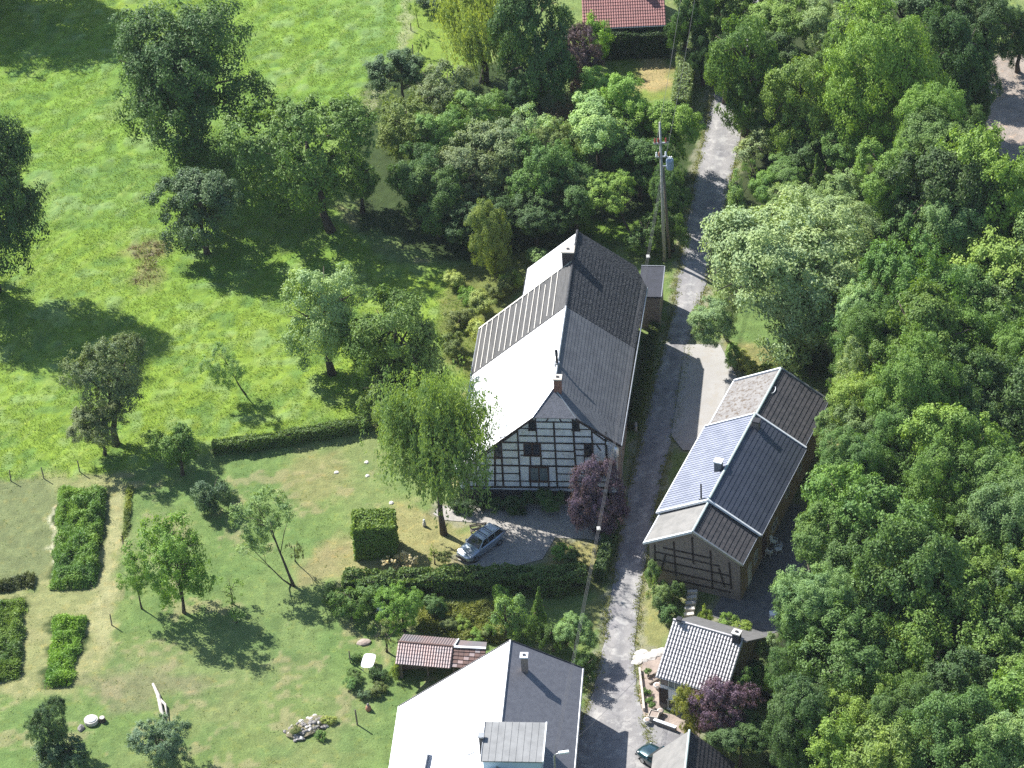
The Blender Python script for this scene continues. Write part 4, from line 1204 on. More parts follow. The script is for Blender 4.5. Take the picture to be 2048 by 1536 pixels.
tree(1222, 388, 60, 44, 4.6, 'soft', 'fresh', 'leaning apple tree with dark bent trunk behind the farmhouse', 'fruit_tree', base=(1276, 492), trunk_r=.16)
tree(978, 470, 50, 76, 5.0, 'mid', (.11, .15, .045), 'narrow upright yellowish tree behind the slatted roof', base=(998, 562))
tree(1085, 512, 28, 22, 1.2, 'bush', 'pale', 'small pale bush at the rear of the farmhouse', 'shrub', 'shrub')
tree(1120, 235, 46, 44, 2.6, 'twig', (.10, .07, .06), 'bare brown-twigged bush in the shadow of the purple tree', 'shrub', 'shrub', limbs=14)
tree(845, 90, 18, 26, 1.6, 'twig', 'mid', 'young staked tree on the upper lawn', 'sapling', base=(834, 105), limbs=4, trunk_r=.05)
tree(862, 2, 34, 26, 1.4, 'bush', 'blue', 'dark clipped shrub at the head of the upper lawn', 'shrub', 'shrub')
tree(830, 20, 14, 30, 2.2, 'twig', 'mid', 'thin young tree beside the dark clipped shrub', 'sapling', base=(838, 55), limbs=4, trunk_r=.05)
# scrub at the meadow side of the farmhouse
for i, (cx, cy, rx, ry, g) in enumerate([(920, 640, 32, 26, 'olive'), (965, 610, 34, 30, 'straw'), (1000, 575, 30, 26, 'olive'), (935, 590, 28, 24, 'fresh'), (905, 690, 30, 28, 'olive'), (950, 660, 30, 26, 'straw'), (1020, 560, 24, 24, 'yellow'), (910, 560, 26, 18, 'straw')]):
    tree(cx, cy, rx, ry, .8, 'bush', g, {'olive': 'olive rough scrub bush below the slatted roof', 'straw': 'straw-coloured weedy bush below the slatted roof', 'fresh': 'fresh green weedy bush below the slatted roof', 'yellow': 'yellowish weedy bush beside the rear eave'}[g],
         'shrub', 'shrub', 'scrub beside the farmhouse', limbs=3)
# ---- lane side, top
tree(1372, 40, 50, 80, 6.0, 'mid', 'deep', 'dense dark tree between the red-roofed house and the lane')
tree(1492, 135, 84, 115, 8.0, 'mid', 'mid', 'tall green tree leaning over the lane opposite the dry lawn')
tree(1600, 205, 80, 100, 7.6, 'mid', (.088, .140, .038), 'yellow-green tree second from the lane in the upper wood')
tree(1770, 165, 122, 155, 11.0, 'big', 'fresh', 'largest rounded fresh green tree of the upper wood')
tree(1560, 40, 70, 60, 7.0, 'mid', 'fresh', 'fresh green tree at the top of the lane')
tree(1655, 60, 70, 70, 7.0, 'mid', 'pale', 'pale tree behind the yellow-green lane-side tree')
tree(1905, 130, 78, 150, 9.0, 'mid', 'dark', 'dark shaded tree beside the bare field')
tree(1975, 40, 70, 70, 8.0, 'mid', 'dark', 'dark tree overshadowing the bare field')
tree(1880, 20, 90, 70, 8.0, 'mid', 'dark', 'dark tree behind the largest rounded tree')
tree(1510, 295, 42, 36, 2.4, 'bush', 'silver', 'silvery shrub on the lane verge', 'shrub', 'shrub')
tree(1478, 400, 32, 50, 2.0, 'bush', 'pale', 'leafy climber-covered bush at the lane edge', 'shrub', 'shrub')
tree(1500, 340, 20, 34, 2.2, 'twig', 'fresh', 'dark-stemmed small tree on the lane verge', 'sapling', base=(1520, 378), trunk_r=.14)
tree(1575, 345, 56, 42, 3.0, 'mid', 'mid', 'rounded bush under the yellow-green lane-side tree', 'shrub', 'shrub')
tree(1640, 355, 36, 44, 3.6, 'cone', 'mid', 'small pointed evergreen between the rounded bushes', 'conifer')
tree(1575, 560, 185, 165, 8.5, 'big', 'silver', 'huge silvery willow spreading over the lane and concrete apron', 'willow_tree', base=(1600, 690))
tree(1650, 470, 110, 90, 8.8, 'big', 'silver', 'silvery upper crown rising behind the huge willow', 'willow_tree')
tree(1425, 640, 52, 46, 5.0, 'mid', 'silver', 'silvery low bough crown overhanging the lane', 'willow_tree', base=(1470, 690))
for i, (cx, cy, rx, ry, g) in enumerate([(1500, 725, 30, 24, 'straw'), (1535, 740, 30, 22, 'yellow'), (1470, 712, 24, 24, 'pale'), (1575, 700, 34, 30, 'deep'), (1620, 720, 40, 40, 'dark')]):
    tree(cx, cy, rx, ry, .9, 'bush', g, {'straw': 'dry straw-coloured weeds between apron and long house', 'yellow': 'yellowish weeds behind the long house', 'pale': 'pale weeds at the apron edge', 'deep': 'deep green bush at the rear of the long house', 'dark': 'dark bush in shade behind the long house'}[g], 'shrub', 'shrub', limbs=3)
# ---- shrubs filling the bank between lane and wood
for (cx, cy, rx, ry, zc, kd, gr, lb) in [
    (1530, 250, 40, 36, 2.4, 'mid', 'mid', 'green shrub on the bank under the lane-side trees'),
    (1620, 300, 60, 50, 4.0, 'mid', 'deep', 'deep green tree in shade on the upper bank'),
    (1700, 300, 60, 56, 5.0, 'mid', 'mid', 'mid-green tree below the largest rounded tree'),
    (1800, 320, 70, 56, 6.0, 'mid', 'fresh', 'fresh tree in front of the largest rounded tree'),
    (1540, 380, 46, 40, 2.6, 'mid', 'fresh', 'fresh green bush above the silvery willow'),
    (1590, 405, 50, 40, 3.2, 'soft', 'pale', 'pale bush leaning against the silvery willow'),
    (1700, 385, 62, 56, 5.0, 'mid', 'pale', 'pale tree between willow and upper wood'),
    (1455, 450, 26, 34, 1.4, 'bush', 'fresh', 'leafy bush on the verge before the silvery willow'),
    (1580, 130, 60, 60, 5.0, 'mid', 'deep', 'deep green tree between the two lane-side trees'),
    (1680, 140, 52, 70, 5.5, 'mid', 'mid', 'slender green tree beside the largest rounded tree'),
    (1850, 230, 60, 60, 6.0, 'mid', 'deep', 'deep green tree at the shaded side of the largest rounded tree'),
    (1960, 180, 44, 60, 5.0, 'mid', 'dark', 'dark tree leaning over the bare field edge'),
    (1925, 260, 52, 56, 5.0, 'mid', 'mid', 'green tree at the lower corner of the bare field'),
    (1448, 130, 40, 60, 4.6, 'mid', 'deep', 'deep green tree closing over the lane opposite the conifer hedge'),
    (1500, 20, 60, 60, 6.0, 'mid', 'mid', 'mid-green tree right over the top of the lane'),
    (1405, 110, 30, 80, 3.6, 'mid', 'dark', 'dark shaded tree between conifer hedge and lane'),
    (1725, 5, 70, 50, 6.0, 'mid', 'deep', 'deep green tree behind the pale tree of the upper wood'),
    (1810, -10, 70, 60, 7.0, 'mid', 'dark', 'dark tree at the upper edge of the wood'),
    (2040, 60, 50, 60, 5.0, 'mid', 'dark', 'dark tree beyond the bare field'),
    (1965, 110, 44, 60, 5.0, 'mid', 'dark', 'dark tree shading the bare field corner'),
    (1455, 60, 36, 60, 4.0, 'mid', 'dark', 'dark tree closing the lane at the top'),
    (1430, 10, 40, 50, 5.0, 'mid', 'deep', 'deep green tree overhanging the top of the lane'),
]:
    tree(cx, cy, rx, ry, zc, kd, gr, lb, 'shrub' if zc < 3.3 else 'broadleaf_tree', 'shrub' if zc < 3.3 else 'tree')
# ---- the wood on the right
def wood():
    rd = random.Random(21)
    lab = {'fresh': 'fresh green', 'mid': 'mid-green', 'yellow': 'yellow-green', 'deep': 'deep green', 'pale': 'pale green'}
    def where(y, first):
        if not first: return 'broadleaf crown packed deep inside the wood right of the houses'
        return 'broadleaf crown at the wood edge ' + ('above the silvery willow' if y < 430 else 'beside the silvery willow' if y < 640 else 'behind the long house' if y < 980 else 'overhanging the patio' if y < 1260 else 'beside the tiled cottage' if y < 1420 else 'behind the garage')
    edge = [(240, 1830), (330, 1700), (430, 1745), (520, 1765), (600, 1730), (640, 1665), (870, 1655), (930, 1640), (1000, 1608), (1100, 1575), (1180, 1556), (1300, 1545), (1400, 1538), (1700, 1535)]
    def ex(y):
        for (a, b), (c, d) in zip(edge, edge[1:]):
            if a <= y <= c: return b + (d - b) * (y - a) / (c - a)
        return 1535
    y = 260
    while y < 1660:
        rr = rd.uniform(66, 92)
        x = ex(y) + rr * rd.uniform(.85, 1.0)
        first = True
        while x < 2130:
            if not (y < 430 and x > 1880 and y < 360):
                yy = y + rd.uniform(-28, 28)
                rx = rd.uniform(76, 128)
                if x - rx < ex(yy) - 8: rx = max(40, x - ex(yy) + 8)
                g = rd.choices(['fresh', 'mid', 'yellow', 'deep', 'pale'], [4, 5, 1.2, 3, 2])[0]
                col = {'yellow': (.104, .156, .037), 'deep': (.042, .078, .027), 'mid': (.060, .110, .033), 'fresh': (.080, .138, .034), 'pale': (.092, .146, .062)}[g]
                tree(x, yy, rx, rx * rd.uniform(.95, 1.25), rd.uniform(6.5, 12.5), rd.choice(['mid', 'big', 'big', 'soft']), col, lab[g] + ' ' + where(yy, first), 'woodland_tree', 'tree', 'trees of the wood', limbs=3, vary=.24)
                first = False
            x += rd.uniform(84, 122)
        y += rd.uniform(66, 84)
wood()
tree(1728, 640, 62, 70, 9.5, 'mid', (.165, .245, .125), 'pale silvery crown at the wood edge behind the long house')
tree(1700, 760, 58, 80, 8.5, 'mid', (.15, .20, .10), 'pale yellowish crown overhanging the rear roof of the long house')
tree(1660, 850, 30, 34, 7.0, 'mid', 'pale', 'small pale bough crown touching the rear roof', base=(1690, 960))
# ---- purple trees and garden shrubs
tree(1192, 985, 60, 86, 4.6, 'soft', 'purple', 'round purple-leaved tree at the corner of the timbered gable', 'purple_plum_tree', trunk_r=.16)
tree(1445, 1405, 66, 66, 4.8, 'soft', (.072, .049, .086), 'purple-leaved tree in front of the tiled cottage', 'purple_plum_tree', trunk_r=.16)
tree(1382, 1425, 36, 52, 2.6, 'soft', (.14, .155, .035), 'yellow-green conifer shrub before the white cottage wall', 'shrub', 'shrub')
tree(1490, 1370, 34, 40, 3.0, 'mid', 'mid', 'green tree between cottage and wood', limbs=4)
tree(1480, 1470, 60, 46, 3.4, 'mid', 'deep', 'deep green bush behind the garage', 'shrub', 'shrub')
tree(1535, 1305, 30, 34, 2.4, 'bush', 'silver', 'silvery shrub at the far corner of the cottage', 'shrub', 'shrub')
tree(1515, 1345, 30, 30, 2.0, 'bush', 'deep', 'dark glossy shrub beside the cottage end wall', 'shrub', 'shrub')
tree(1535, 1370, 26, 26, 1.2, 'bush', 'yellow', 'yellowish shrub on the bank beside the cottage', 'shrub', 'shrub')
tree(1305, 1148, 20, 34, 1.8, 'bush', 'pale', 'pale climbing shrub at the roadside corner of the long house', 'shrub', 'shrub')
tree(1318, 1205, 30, 34, 1.6, 'bush', 'pale', 'pale roadside shrub below the long house gable', 'shrub', 'shrub')
tree(1345, 1180, 26, 28, 1.4, 'bush', 'deep', 'deep green shrub against the long house gable', 'shrub', 'shrub')
tree(1340, 1235, 32, 30, 1.4, 'bush', 'deep', 'dark shrub beside the stone garden steps', 'shrub', 'shrub')
tree(1412, 1232, 17, 30, 1.4, 'bush', 'yellow', 'upright golden conifer shrub behind the cottage ridge', 'shrub', 'shrub')
tree(1450, 1246, 26, 22, 1.2, 'bush', 'fresh', 'fresh green shrub behind the cottage ridge', 'shrub', 'shrub')
tree(1485, 1262, 24, 20, 1.2, 'bush', 'yellow', 'golden shrub near the cottage chimney', 'shrub', 'shrub')
# ---- shrubs between the hedge and the big house
for (cx, cy, rx, ry, zc, kd, gr, lb) in [
    (700, 1205, 46, 44, 1.9, 'bush', 'mid', 'green bush at the end of the garden hedge'),
    (655, 1185, 22, 26, 1.2, 'bush', 'dark', 'dark shaded bush under the crooked fruit tree'),
    (752, 1178, 40, 26, 1.4, 'bush', 'mid', 'green bush in front of the white garden chair'),
    (805, 1220, 48, 50, 2.4, 'soft', 'fresh', 'loose yellow-green bush beside the garden shed'),
    (770, 1268, 34, 34, 2.0, 'twig', 'olive', 'thin branching bush over the shed roof end'),
    (870, 1215, 30, 26, 1.2, 'bush', 'deep', 'dark bush behind the garden shed'),
    (1012, 1235, 40, 52, 2.4, 'bush', 'pale', 'pale-leaved bush behind the big house peak'),
    (1010, 1190, 22, 22, 1.6, 'bush', 'fresh', 'bright green bush top behind the pale-leaved bush'),
    (1075, 1225, 32, 50, 2.4, 'cone', 'mid', 'pointed dark conifer behind the big house'),
    (1150, 1272, 48, 44, 2.4, 'mid', 'pale', 'rounded glossy bush at the road behind the big house'),
    (1165, 1335, 32, 42, 1.8, 'bush', 'deep', 'deep green bush between the big house eave and the road'),
    (1105, 1270, 34, 38, 1.8, 'bush', 'deep', 'dark bush against the big house grey slope'),
    (1120, 1105, 24, 18, .8, 'bush', 'fresh', 'low green shrub on the dry bank by the drive'),
    (1145, 1120, 26, 20, .8, 'bush', 'deep', 'low dark shrub beside the cable spacer bank'),
    (950, 1272, 22, 16, .6, 'bush', 'fresh', 'leafy vegetable clump behind the shed'),
    (925, 1245, 20, 16, .6, 'bush', 'yellow', 'yellowish weeds behind the shed'),
    (975, 1262, 18, 14, .6, 'bush', 'olive', 'olive weeds behind the shed'),
    (895, 1250, 20, 14, .6, 'bush', 'olive', 'olive clump close to the shed ridge'),
    (868, 1108, 14, 22, 1.1, 'twig', 'yellow', 'young yellow-green sapling near the parked silver car'),
    (890, 1118, 20, 16, .6, 'bush', 'olive', 'low olive shrub in front of the silver car'),
    (800, 1125, 40, 26, .8, 'twig', (.30, .27, .20), 'bleached dry brushwood in the box hedge shadow'),
    (985, 1000, 30, 18, .7, 'bush', 'dark', 'dark bush at the foot of the timbered wall'),
    (1040, 1000, 34, 20, .8, 'bush', 'dark', 'dark flower bush under the ground floor window'),
    (1100, 1002, 34, 20, .8, 'bush', 'deep', 'deep green bush along the stone plinth'),
    (930, 1005, 30, 16, .6, 'bush', 'dark', 'dark low bush behind the birch trunk'),
    (712, 1352, 20, 13, .4, 'bush', 'mid', 'small leafy plant near the white table'),
    (760, 1345, 22, 15, .45, 'bush', 'deep', 'dark leafy plant near the white table shadow'),
    (700, 1370, 18, 12, .4, 'bush', 'mid', 'small weed clump on the lawn near the post'),
    (755, 1378, 20, 16, .5, 'bush', 'olive', 'dry-stalked plant before the shed'),
    (730, 1388, 15, 12, .4, 'bush', 'blue', 'bluish low plant with white bloom'),
    (712, 1312, 14, 10, .35, 'bush', 'mid', 'small weed clump at the garden post'),
    (795, 1340, 14, 22, .8, 'bush', 'yellow', 'yellowish climber on the shed corner'),
]:
    nm = {'cone': 'conifer', 'twig': 'sapling'}.get(kd, 'shrub')
    tree(cx, cy, rx, ry, zc, kd, gr, lb, nm, {'cone': 'tree', 'twig': 'sapling'}.get(kd, 'shrub'), limbs=3 if kd != 'twig' else 9)

for (cx, cy, gr, lb) in ((590, 1462, 'olive', 'dry weeds on the pale end of the rubble heap'), (640, 1470, 'mid', 'green weeds at the foot of the rubble heap'), (655, 1440, 'straw', 'straw-coloured weeds behind the rubble heap')):
    tree(cx, cy, 14, 9, .35, 'bush', gr, lb, 'garden_plant', 'plant', limbs=2)
# ---- hedges
def hedge(path, width, height, green, label, leaf=.2, dens=200, name='clipped_hedge', seed=0, rough=.25):
    r = np.random.default_rng(900 + seed)
    pts = [P(a, b) for a, b in path]
    root = empty(name, (pts[0].x, pts[0].y, 0)); tag(root, label, 'hedge')
    o0 = pts[0]
    pos, nrm = [], []
    core = MB()
    for a, b in zip(pts, pts[1:]):
        d = (b - a); L = d.length; d.normalize(); s = Vector((d.y, -d.x, 0))
        n = int(L * (2 * height + width) * dens)
        t = r.random(n) * L; q = r.random(n) * (2 * height + width)
        side = np.where(q < height, -1, np.where(q < 2 * height, 1, 0))
        zz = np.where(side == 0, height, r.random(n) * height)
        ww = np.where(side == 0, (r.random(n) - .5) * width, side * width / 2)
        jit = r.normal(0, .06, (n, 3))
        bulge = (vnoise(t, zz + ww, .7, 50 + seed) - .5) * rough + (vnoise(t, zz * 0, 1.9, 55 + seed) - .5) * rough
        zz = zz + np.where(side == 0, bulge, 0); ww = ww + np.where(side != 0, side * bulge, 0)
        base = np.array(a - o0)[None] + np.array(d)[None] * t[:, None] + np.array(s)[None] * ww[:, None] + np.array([0, 0, 1.0])[None] * zz[:, None]
        nn = np.array(s)[None] * side[:, None] + np.array([0, 0, 1.0])[None] * (side == 0)[:, None]
        pos.append(base + jit); nrm.append(nn * .8 + r.normal(size=(n, 3)) * .6 + np.array([0, 0, .2]))
        # end faces
        for e, sg in ((a, -1), (b, 1)):
            m_ = int(width * height * dens)
            p_ = np.array(e - o0)[None] + np.array(s)[None] * ((r.random(m_) - .5) * width)[:, None] + np.array([0, 0, 1.0])[None] * (r.random(m_) * height)[:, None]
            pos.append(p_ + r.normal(0, .06, (m_, 3))); nrm.append(np.array(d)[None] * sg + r.normal(size=(m_, 3)) * .5)
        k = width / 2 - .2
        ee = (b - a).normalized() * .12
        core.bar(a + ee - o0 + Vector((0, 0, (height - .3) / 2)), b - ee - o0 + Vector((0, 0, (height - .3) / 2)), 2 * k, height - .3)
    pos, nrm = np.concatenate(pos), np.concatenate(nrm)
    f = link('foliage', leaves('hedge_foliage', pos, nrm, leaf * r.uniform(.7, 1.3, len(pos)), .6, r=r), LEAF, root)
    g = GREENS[green] if isinstance(green, str) else green
    f.color = (g[0] * 1.75, g[1] * 1.6, g[2] * 1.8, 1)
    core.build('light_block_core', mat('hedge_core', (.02, .028, .012), (.014, .02, .01), 5, .95), root)  # solid dark box added inside to stop light passing between the leaves
    return root
hedge([(428, 906), (520, 896), (600, 882), (680, 868), (742, 856)], .9, 1.25, 'mid', 'clipped straight hedge between meadow and lawn', seed=1)
hedge([(752, 1120), (753, 1082)], 3.6, 3.6, 'fresh', 'tall square-clipped box hedge on the lawn near the birch', leaf=.23, dens=180, name='box_hedge', seed=2, rough=.4)
hedge([(690, 1186), (800, 1186), (900, 1180), (1000, 1178), (1100, 1182), (1172, 1172)], 1.5, 1.9, 'mid', 'long garden hedge behind the parking place', leaf=.23, dens=170, name='garden_hedge', seed=3, rough=.9)
hedge([(1200, 1164), (1222, 1085), (1240, 1020)], .9, 1.5, 'deep', 'dark roadside hedge at the purple tree', seed=4)
hedge([(1362, 240), (1372, 150), (1382, 70)], 1.6, 2.6, 'pale', 'tall pale conifer hedge between dry lawn and lane', leaf=.2, dens=90, name='conifer_hedge', seed=5)
hedge([(1205, 114), (1338, 110)], 1.2, 3.0, 'dark', 'dark shaded hedge along the wall of the red-roofed house', leaf=.2, dens=90, name='wall_hedge', seed=7)
hedge([(1268, 860), (1290, 760), (1310, 660)], .8, .9, (.05, .08, .02), 'low shaded hedge along the farmhouse roadside wall', seed=6)

# ---- kitchen garden beds
def bed(px, hgt, green, label, seed, dens=520):
    r = np.random.default_rng(700 + seed)
    w_ = wpoly(px); xs = [p[0] for p in w_]; ys = [p[1] for p in w_]
    N = int((max(xs) - min(xs)) * (max(ys) - min(ys)) * dens)
    x, y = r.uniform(min(xs), max(xs), N), r.uniform(min(ys), max(ys), N)
    k = poly_sd(x + (vnoise(x, y, .8, 90 + seed) - .5) * .6, y + (vnoise(x, y, .7, 95 + seed) - .5) * .7, w_) > r.normal(0, .12, N)
    x, y = x[k], y[k]; n = len(x)
    hh = hgt * (.35 + 1.0 * vnoise(x, y, .8, 60 + seed) * (.5 + vnoise(x, y, 2.5, 65 + seed)))
    hh = hh * np.clip(.35 + poly_sd(x, y, w_) / .7, .25, 1)
    z = hh * r.random(n) ** .5
    tan = r.normal(size=(n, 3)) * .38 + np.array([.1, 0, 1.0])
    nrm = r.normal(size=(n, 3)) * .7 + np.array([-.2, 0, .6])
    lv = np.clip(vnoise(x, y, 1.3, 80 + seed) * 1.5 - .2 + r.normal(0, .2, n), 0, 1)
    thin = vnoise(x, y, .6, 85 + seed) > r.random(n) * .55
    x, y, z, tan, nrm, lv = x[thin], y[thin], z[thin], tan[thin], nrm[thin], lv[thin]; n = len(x)
    o = link('vegetable_plants', leaves('vegetable_plants', np.stack([x, y, z], 1), nrm, .5 * r.uniform(.5, 1.3, n), .14, tan, r, lv), LEAF)
    o.color = (*(GREENS[green] if isinstance(green, str) else green), 1)
    tag(o, label, 'crop', kind='stuff')
bed(BEDS[0], 1.0, (.15, .27, .06), 'tall dense crop in the largest kitchen garden bed', 1)
bed(BEDS[1], .75, (.16, .30, .05), 'bright green crop in the short kitchen garden bed', 2)
bed(BEDS[2], .8, (.13, .22, .05), 'mixed crop in the kitchen garden bed beside the bare strip', 3)
bed([(-20, 1168), (70, 1150), (66, 1175), (-20, 1190)], .9, (.075, .10, .04), 'dark rust-tipped row of dying plants beside the plain grass plot', 4)
bed([(252, 980), (266, 968), (258, 1060), (246, 1085)], .5, (.16, .21, .05), 'narrow strip of weeds along the straw path', 5)
bed([(835, 1215), (1000, 1205), (1010, 1280), (940, 1295), (835, 1262)], .6, (.15, .185, .05), 'rough weedy plants between garden hedge and shed', 6)
bed([(240, 505), (275, 487), (338, 478), (346, 498), (312, 515), (318, 545), (292, 578), (268, 565), (284, 522)], .14, (.13, .105, .065), 'heap of brown cut stalks in the meadow', 7, 45)

# ================================================================== VEHICLES
def car(name, label, p_front, p_rear, paint, L=4.65, W=1.78, Hh=1.5, wagon=True, side=1):
    """p_front, p_rear: contact points of the two visible wheels; side=+1 when they are the left wheels"""
    d = (p_front - p_rear); d.z = 0; d.normalize()
    left = Vector((-d.y, d.x, 0))
    c = (p_front + p_rear) / 2 - left * side * (W / 2 - .12)
    root = empty(name, (c.x, c.y, 0), math.atan2(d.y, d.x)); tag(root, label, 'car')
    z0 = .06
    h = L / 2
    # lower body: rings of half-width / height along the length (x forward)
    st = [(h, .55, .42, .60, .64), (h - .10, .74, .30, .66, .72), (h - .45, W/2 - .05, .22, .72, .82), (h - .95, W/2, .20, .80, .90), (h - 1.45, W/2, .20, .86, .97),
          (0, W/2, .20, .88, .98), (-h + 1.0, W/2, .20, .90, 1.0), (-h + .35, W/2 - .02, .24, .90, 1.0), (-h + .06, W/2 - .1, .32, .86, .97), (-h, W/2 - .2, .42, .80, .9)]
    V, F = [], []
    for (x, w_, zb, zm, zt) in st:
        V += [(x, -w_ * .92, zb + z0), (x, -w_, zm * .62 + z0), (x, -w_ * .97, zm + z0), (x, -w_ * .80, zt + z0), (x, 0, zt + .035 + z0), (x, w_ * .80, zt + z0), (x, w_ * .97, zm + z0), (x, w_, zm * .62 + z0), (x, w_ * .92, zb + z0)]
    n = 9
    for i in range(len(st) - 1):
        for k in range(n - 1):
            F.append((i*n + k, i*n + k + 1, (i+1)*n + k + 1, (i+1)*n + k))
        F.append((i*n + n - 1, i*n, (i+1)*n, (i+1)*n + n - 1))
    F.append(tuple(range(n))); F.append(tuple(range((len(st)-1)*n, len(st)*n)))
    body = MB().add(V, F).build('body', paint, root, smooth=True)
    sm = body.modifiers.new('edge', 'EDGE_SPLIT'); sm.split_angle = R(50)
    # greenhouse
    xb = -h + (.22 if wagon else .45)
    a = [(h - 1.35, .80, .98), (h - 2.05, .62, Hh - .05), (xb + .42, .60, Hh - .04), (xb, .72, 1.0)]
    V = []
    for (x, w_, z) in a: V += [(x, -w_, z + z0), (x, w_, z + z0)]
    V += [(h - 1.35, -.80, .94 + z0), (h - 1.35, .80, .94 + z0), (xb, -.72, .94 + z0), (xb, .72, .94 + z0)]
    MB().add(V, [(0,1,3,2), (2,3,5,4), (4,5,7,6), (0,2,4,6), (1,7,5,3), (0,6,10,8), (1,9,11,7)]).build('windows', CARGLASS, root)
    rf = MB().slab([(h - 2.0, -.635, Hh - .03 + z0), (h - 2.0, .635, Hh - .03 + z0), (xb + .36, .615, Hh - .02 + z0), (xb + .36, -.615, Hh - .02 + z0)], .05).build('roof_panel', paint, root, bevel=.02)
    for s in (-1, 1):
        for (x0, w0, zz0, x1, w1, zz1) in ((h - 1.35, .81, .96, h - 2.05, .635, Hh - .04), (-.15, .80, .98, -.22, .63, Hh - .04), (-h + 1.35, .79, .98, -h + 1.30, .625, Hh - .04), (xb, .73, .98, xb + .42, .615, Hh - .04)):
            MB().bar((x0, s * w0, zz0 + z0), (x1, s * w1, zz1 + z0), .07, .05).build('pillar', paint, root)
        if wagon:
            MB().tube([(h - 2.1, s * .56, Hh + .05 + z0), (xb + .5, s * .55, Hh + .06 + z0)], .025, 6).build('roof_rail', METAL, root)
        MB().box(h - 1.62, h - 1.45, s * .92 - .07, s * .92 + .07, .98, 1.12).build('mirror', paint, root)
        MB().slab([(h - .03, s * .50, .66 + z0), (h - .28, s * .76, .74 + z0), (h - .42, s * .74, .80 + z0), (h - .16, s * .46, .735 + z0)], .03).build('headlight', LENS, root)
        MB().box(-h - .01, -h + .16, s * .68 - .10, s * .68 + .06, .66, .92).build('tail_light', RED, root)
        for x in (h - .88, -h + .95):
            t = MB()
            yo, yi = s * (W/2 - .01), s * (W/2 - .23)
            t.tube([(x, yi, .32), (x, yo, .32)], .32, 18)
            tw = t.build('wheel', RUBBER, root)
            MB().tube([(x, yo - s * .02, .32), (x, yo + s * .012, .32)], .20, 14).build('rim', RIM, tw)
    MB().box(h - .08, h + .03, -.45, .45, .44, .58).build('grille', METAL_DARK, root)
    MB().box(h - .12, h + .045, -.74, .74, .30, .40).build('bumper', METAL_DARK, root)
    if wagon:
        for x in (h - 2.55, h - 3.2):
            MB().box(x - .03, x + .03, -.56, .56, Hh + .08 + z0, Hh + .12 + z0).build('cross_bar', METAL_DARK, root)
    return root
car('parked_car', 'silver-blue estate car with roof rails parked on the gravel drive', P(953, 1122), P(998, 1090), PAINT_SILVER)
car('parked_car', 'dark teal small car half hidden by the garage roof', P(1284, 1524), P(1328, 1556), PAINT_GREEN, L=4.0, W=1.68, Hh=1.42, wagon=False)

# ================================================================== POLES, CABLES, LAMPS
def power_pole():
    b = P(1329, 522)
    H = 15.8
    r = empty('power_pole', b); tag(r, 'tall grey power pole with transformer and red insulators beside the lane', 'power pole')
    MB().tube([(0, 0, -.2), (-.05, 0, H * .5), (-.12, 0, H)], [.18, .15, .10], 10).build('post', POLE, r, smooth=True)
    MB().tube([(.55, .5, -.2), (.3, .3, H * .35), (.1, .1, H * .68)], [.15, .13, .10], 10).build('brace_post', WOOD, r, smooth=True)
    MB().box(-.75, .55, -.08, .08, H - 2.4, H - 2.25).build('crossarm', METAL, r)
    MB().box(-.6, .5, -.08, .08, H - 3.9, H - 3.78).build('crossarm', METAL, r)
    for x, z, m in ((-.62, H - 2.25, RED), (-.3, H - 2.25, RED), (.4, H - 2.25, RED), (-.5, H - 3.78, WHITE), (-.25, H - 3.78, TERRA), (.35, H - 3.78, WHITE)):
        MB().lathe([(.05, 0), (.11, .08), (.06, .16), (.11, .24), (.06, .32), (.09, .42), (.03, .5)], 8, (x, 0, z)).build('insulator', m, r)
    t = MB().lathe([(.34, 0), (.36, .06), (.36, .95), (.30, 1.08)], 14, (.72, -.05, H - 5.2)).build('transformer', BLUEG, r)
    for k in range(3):
        MB().lathe([(.05, 0), (.09, .08), (.04, .2), (.07, .3)], 7, (.55 + .16 * k, -.05, H - 4.14)).build('bushing', WHITE, t)
    MB().bar((0, 0, H - 4.9), (.55, -.05, H - 4.9), .1, .12).build('bracket', METAL, t)
    MB().tube([(-.35 + .28 * math.cos(k * .7), .02, H - 5.6 + .3 * math.sin(k * .7)) for k in range(9)], .02, 5).build('cable_loop', CABLE, r)
    return b, H
PB, PH = power_pole()

def cable(name, label, a, b, sag, rad, group=None, n=24):
    pts = []
    for i in range(n + 1):
        t = i / n
        p = a.lerp(b, t); p.z -= sag * 4 * t * (1 - t)
        pts.append(p)
    o = MB().tube(pts, rad, 5).build(name, CABLE, None, smooth=True)
    tag(o, label, 'cable', group)
    return pts

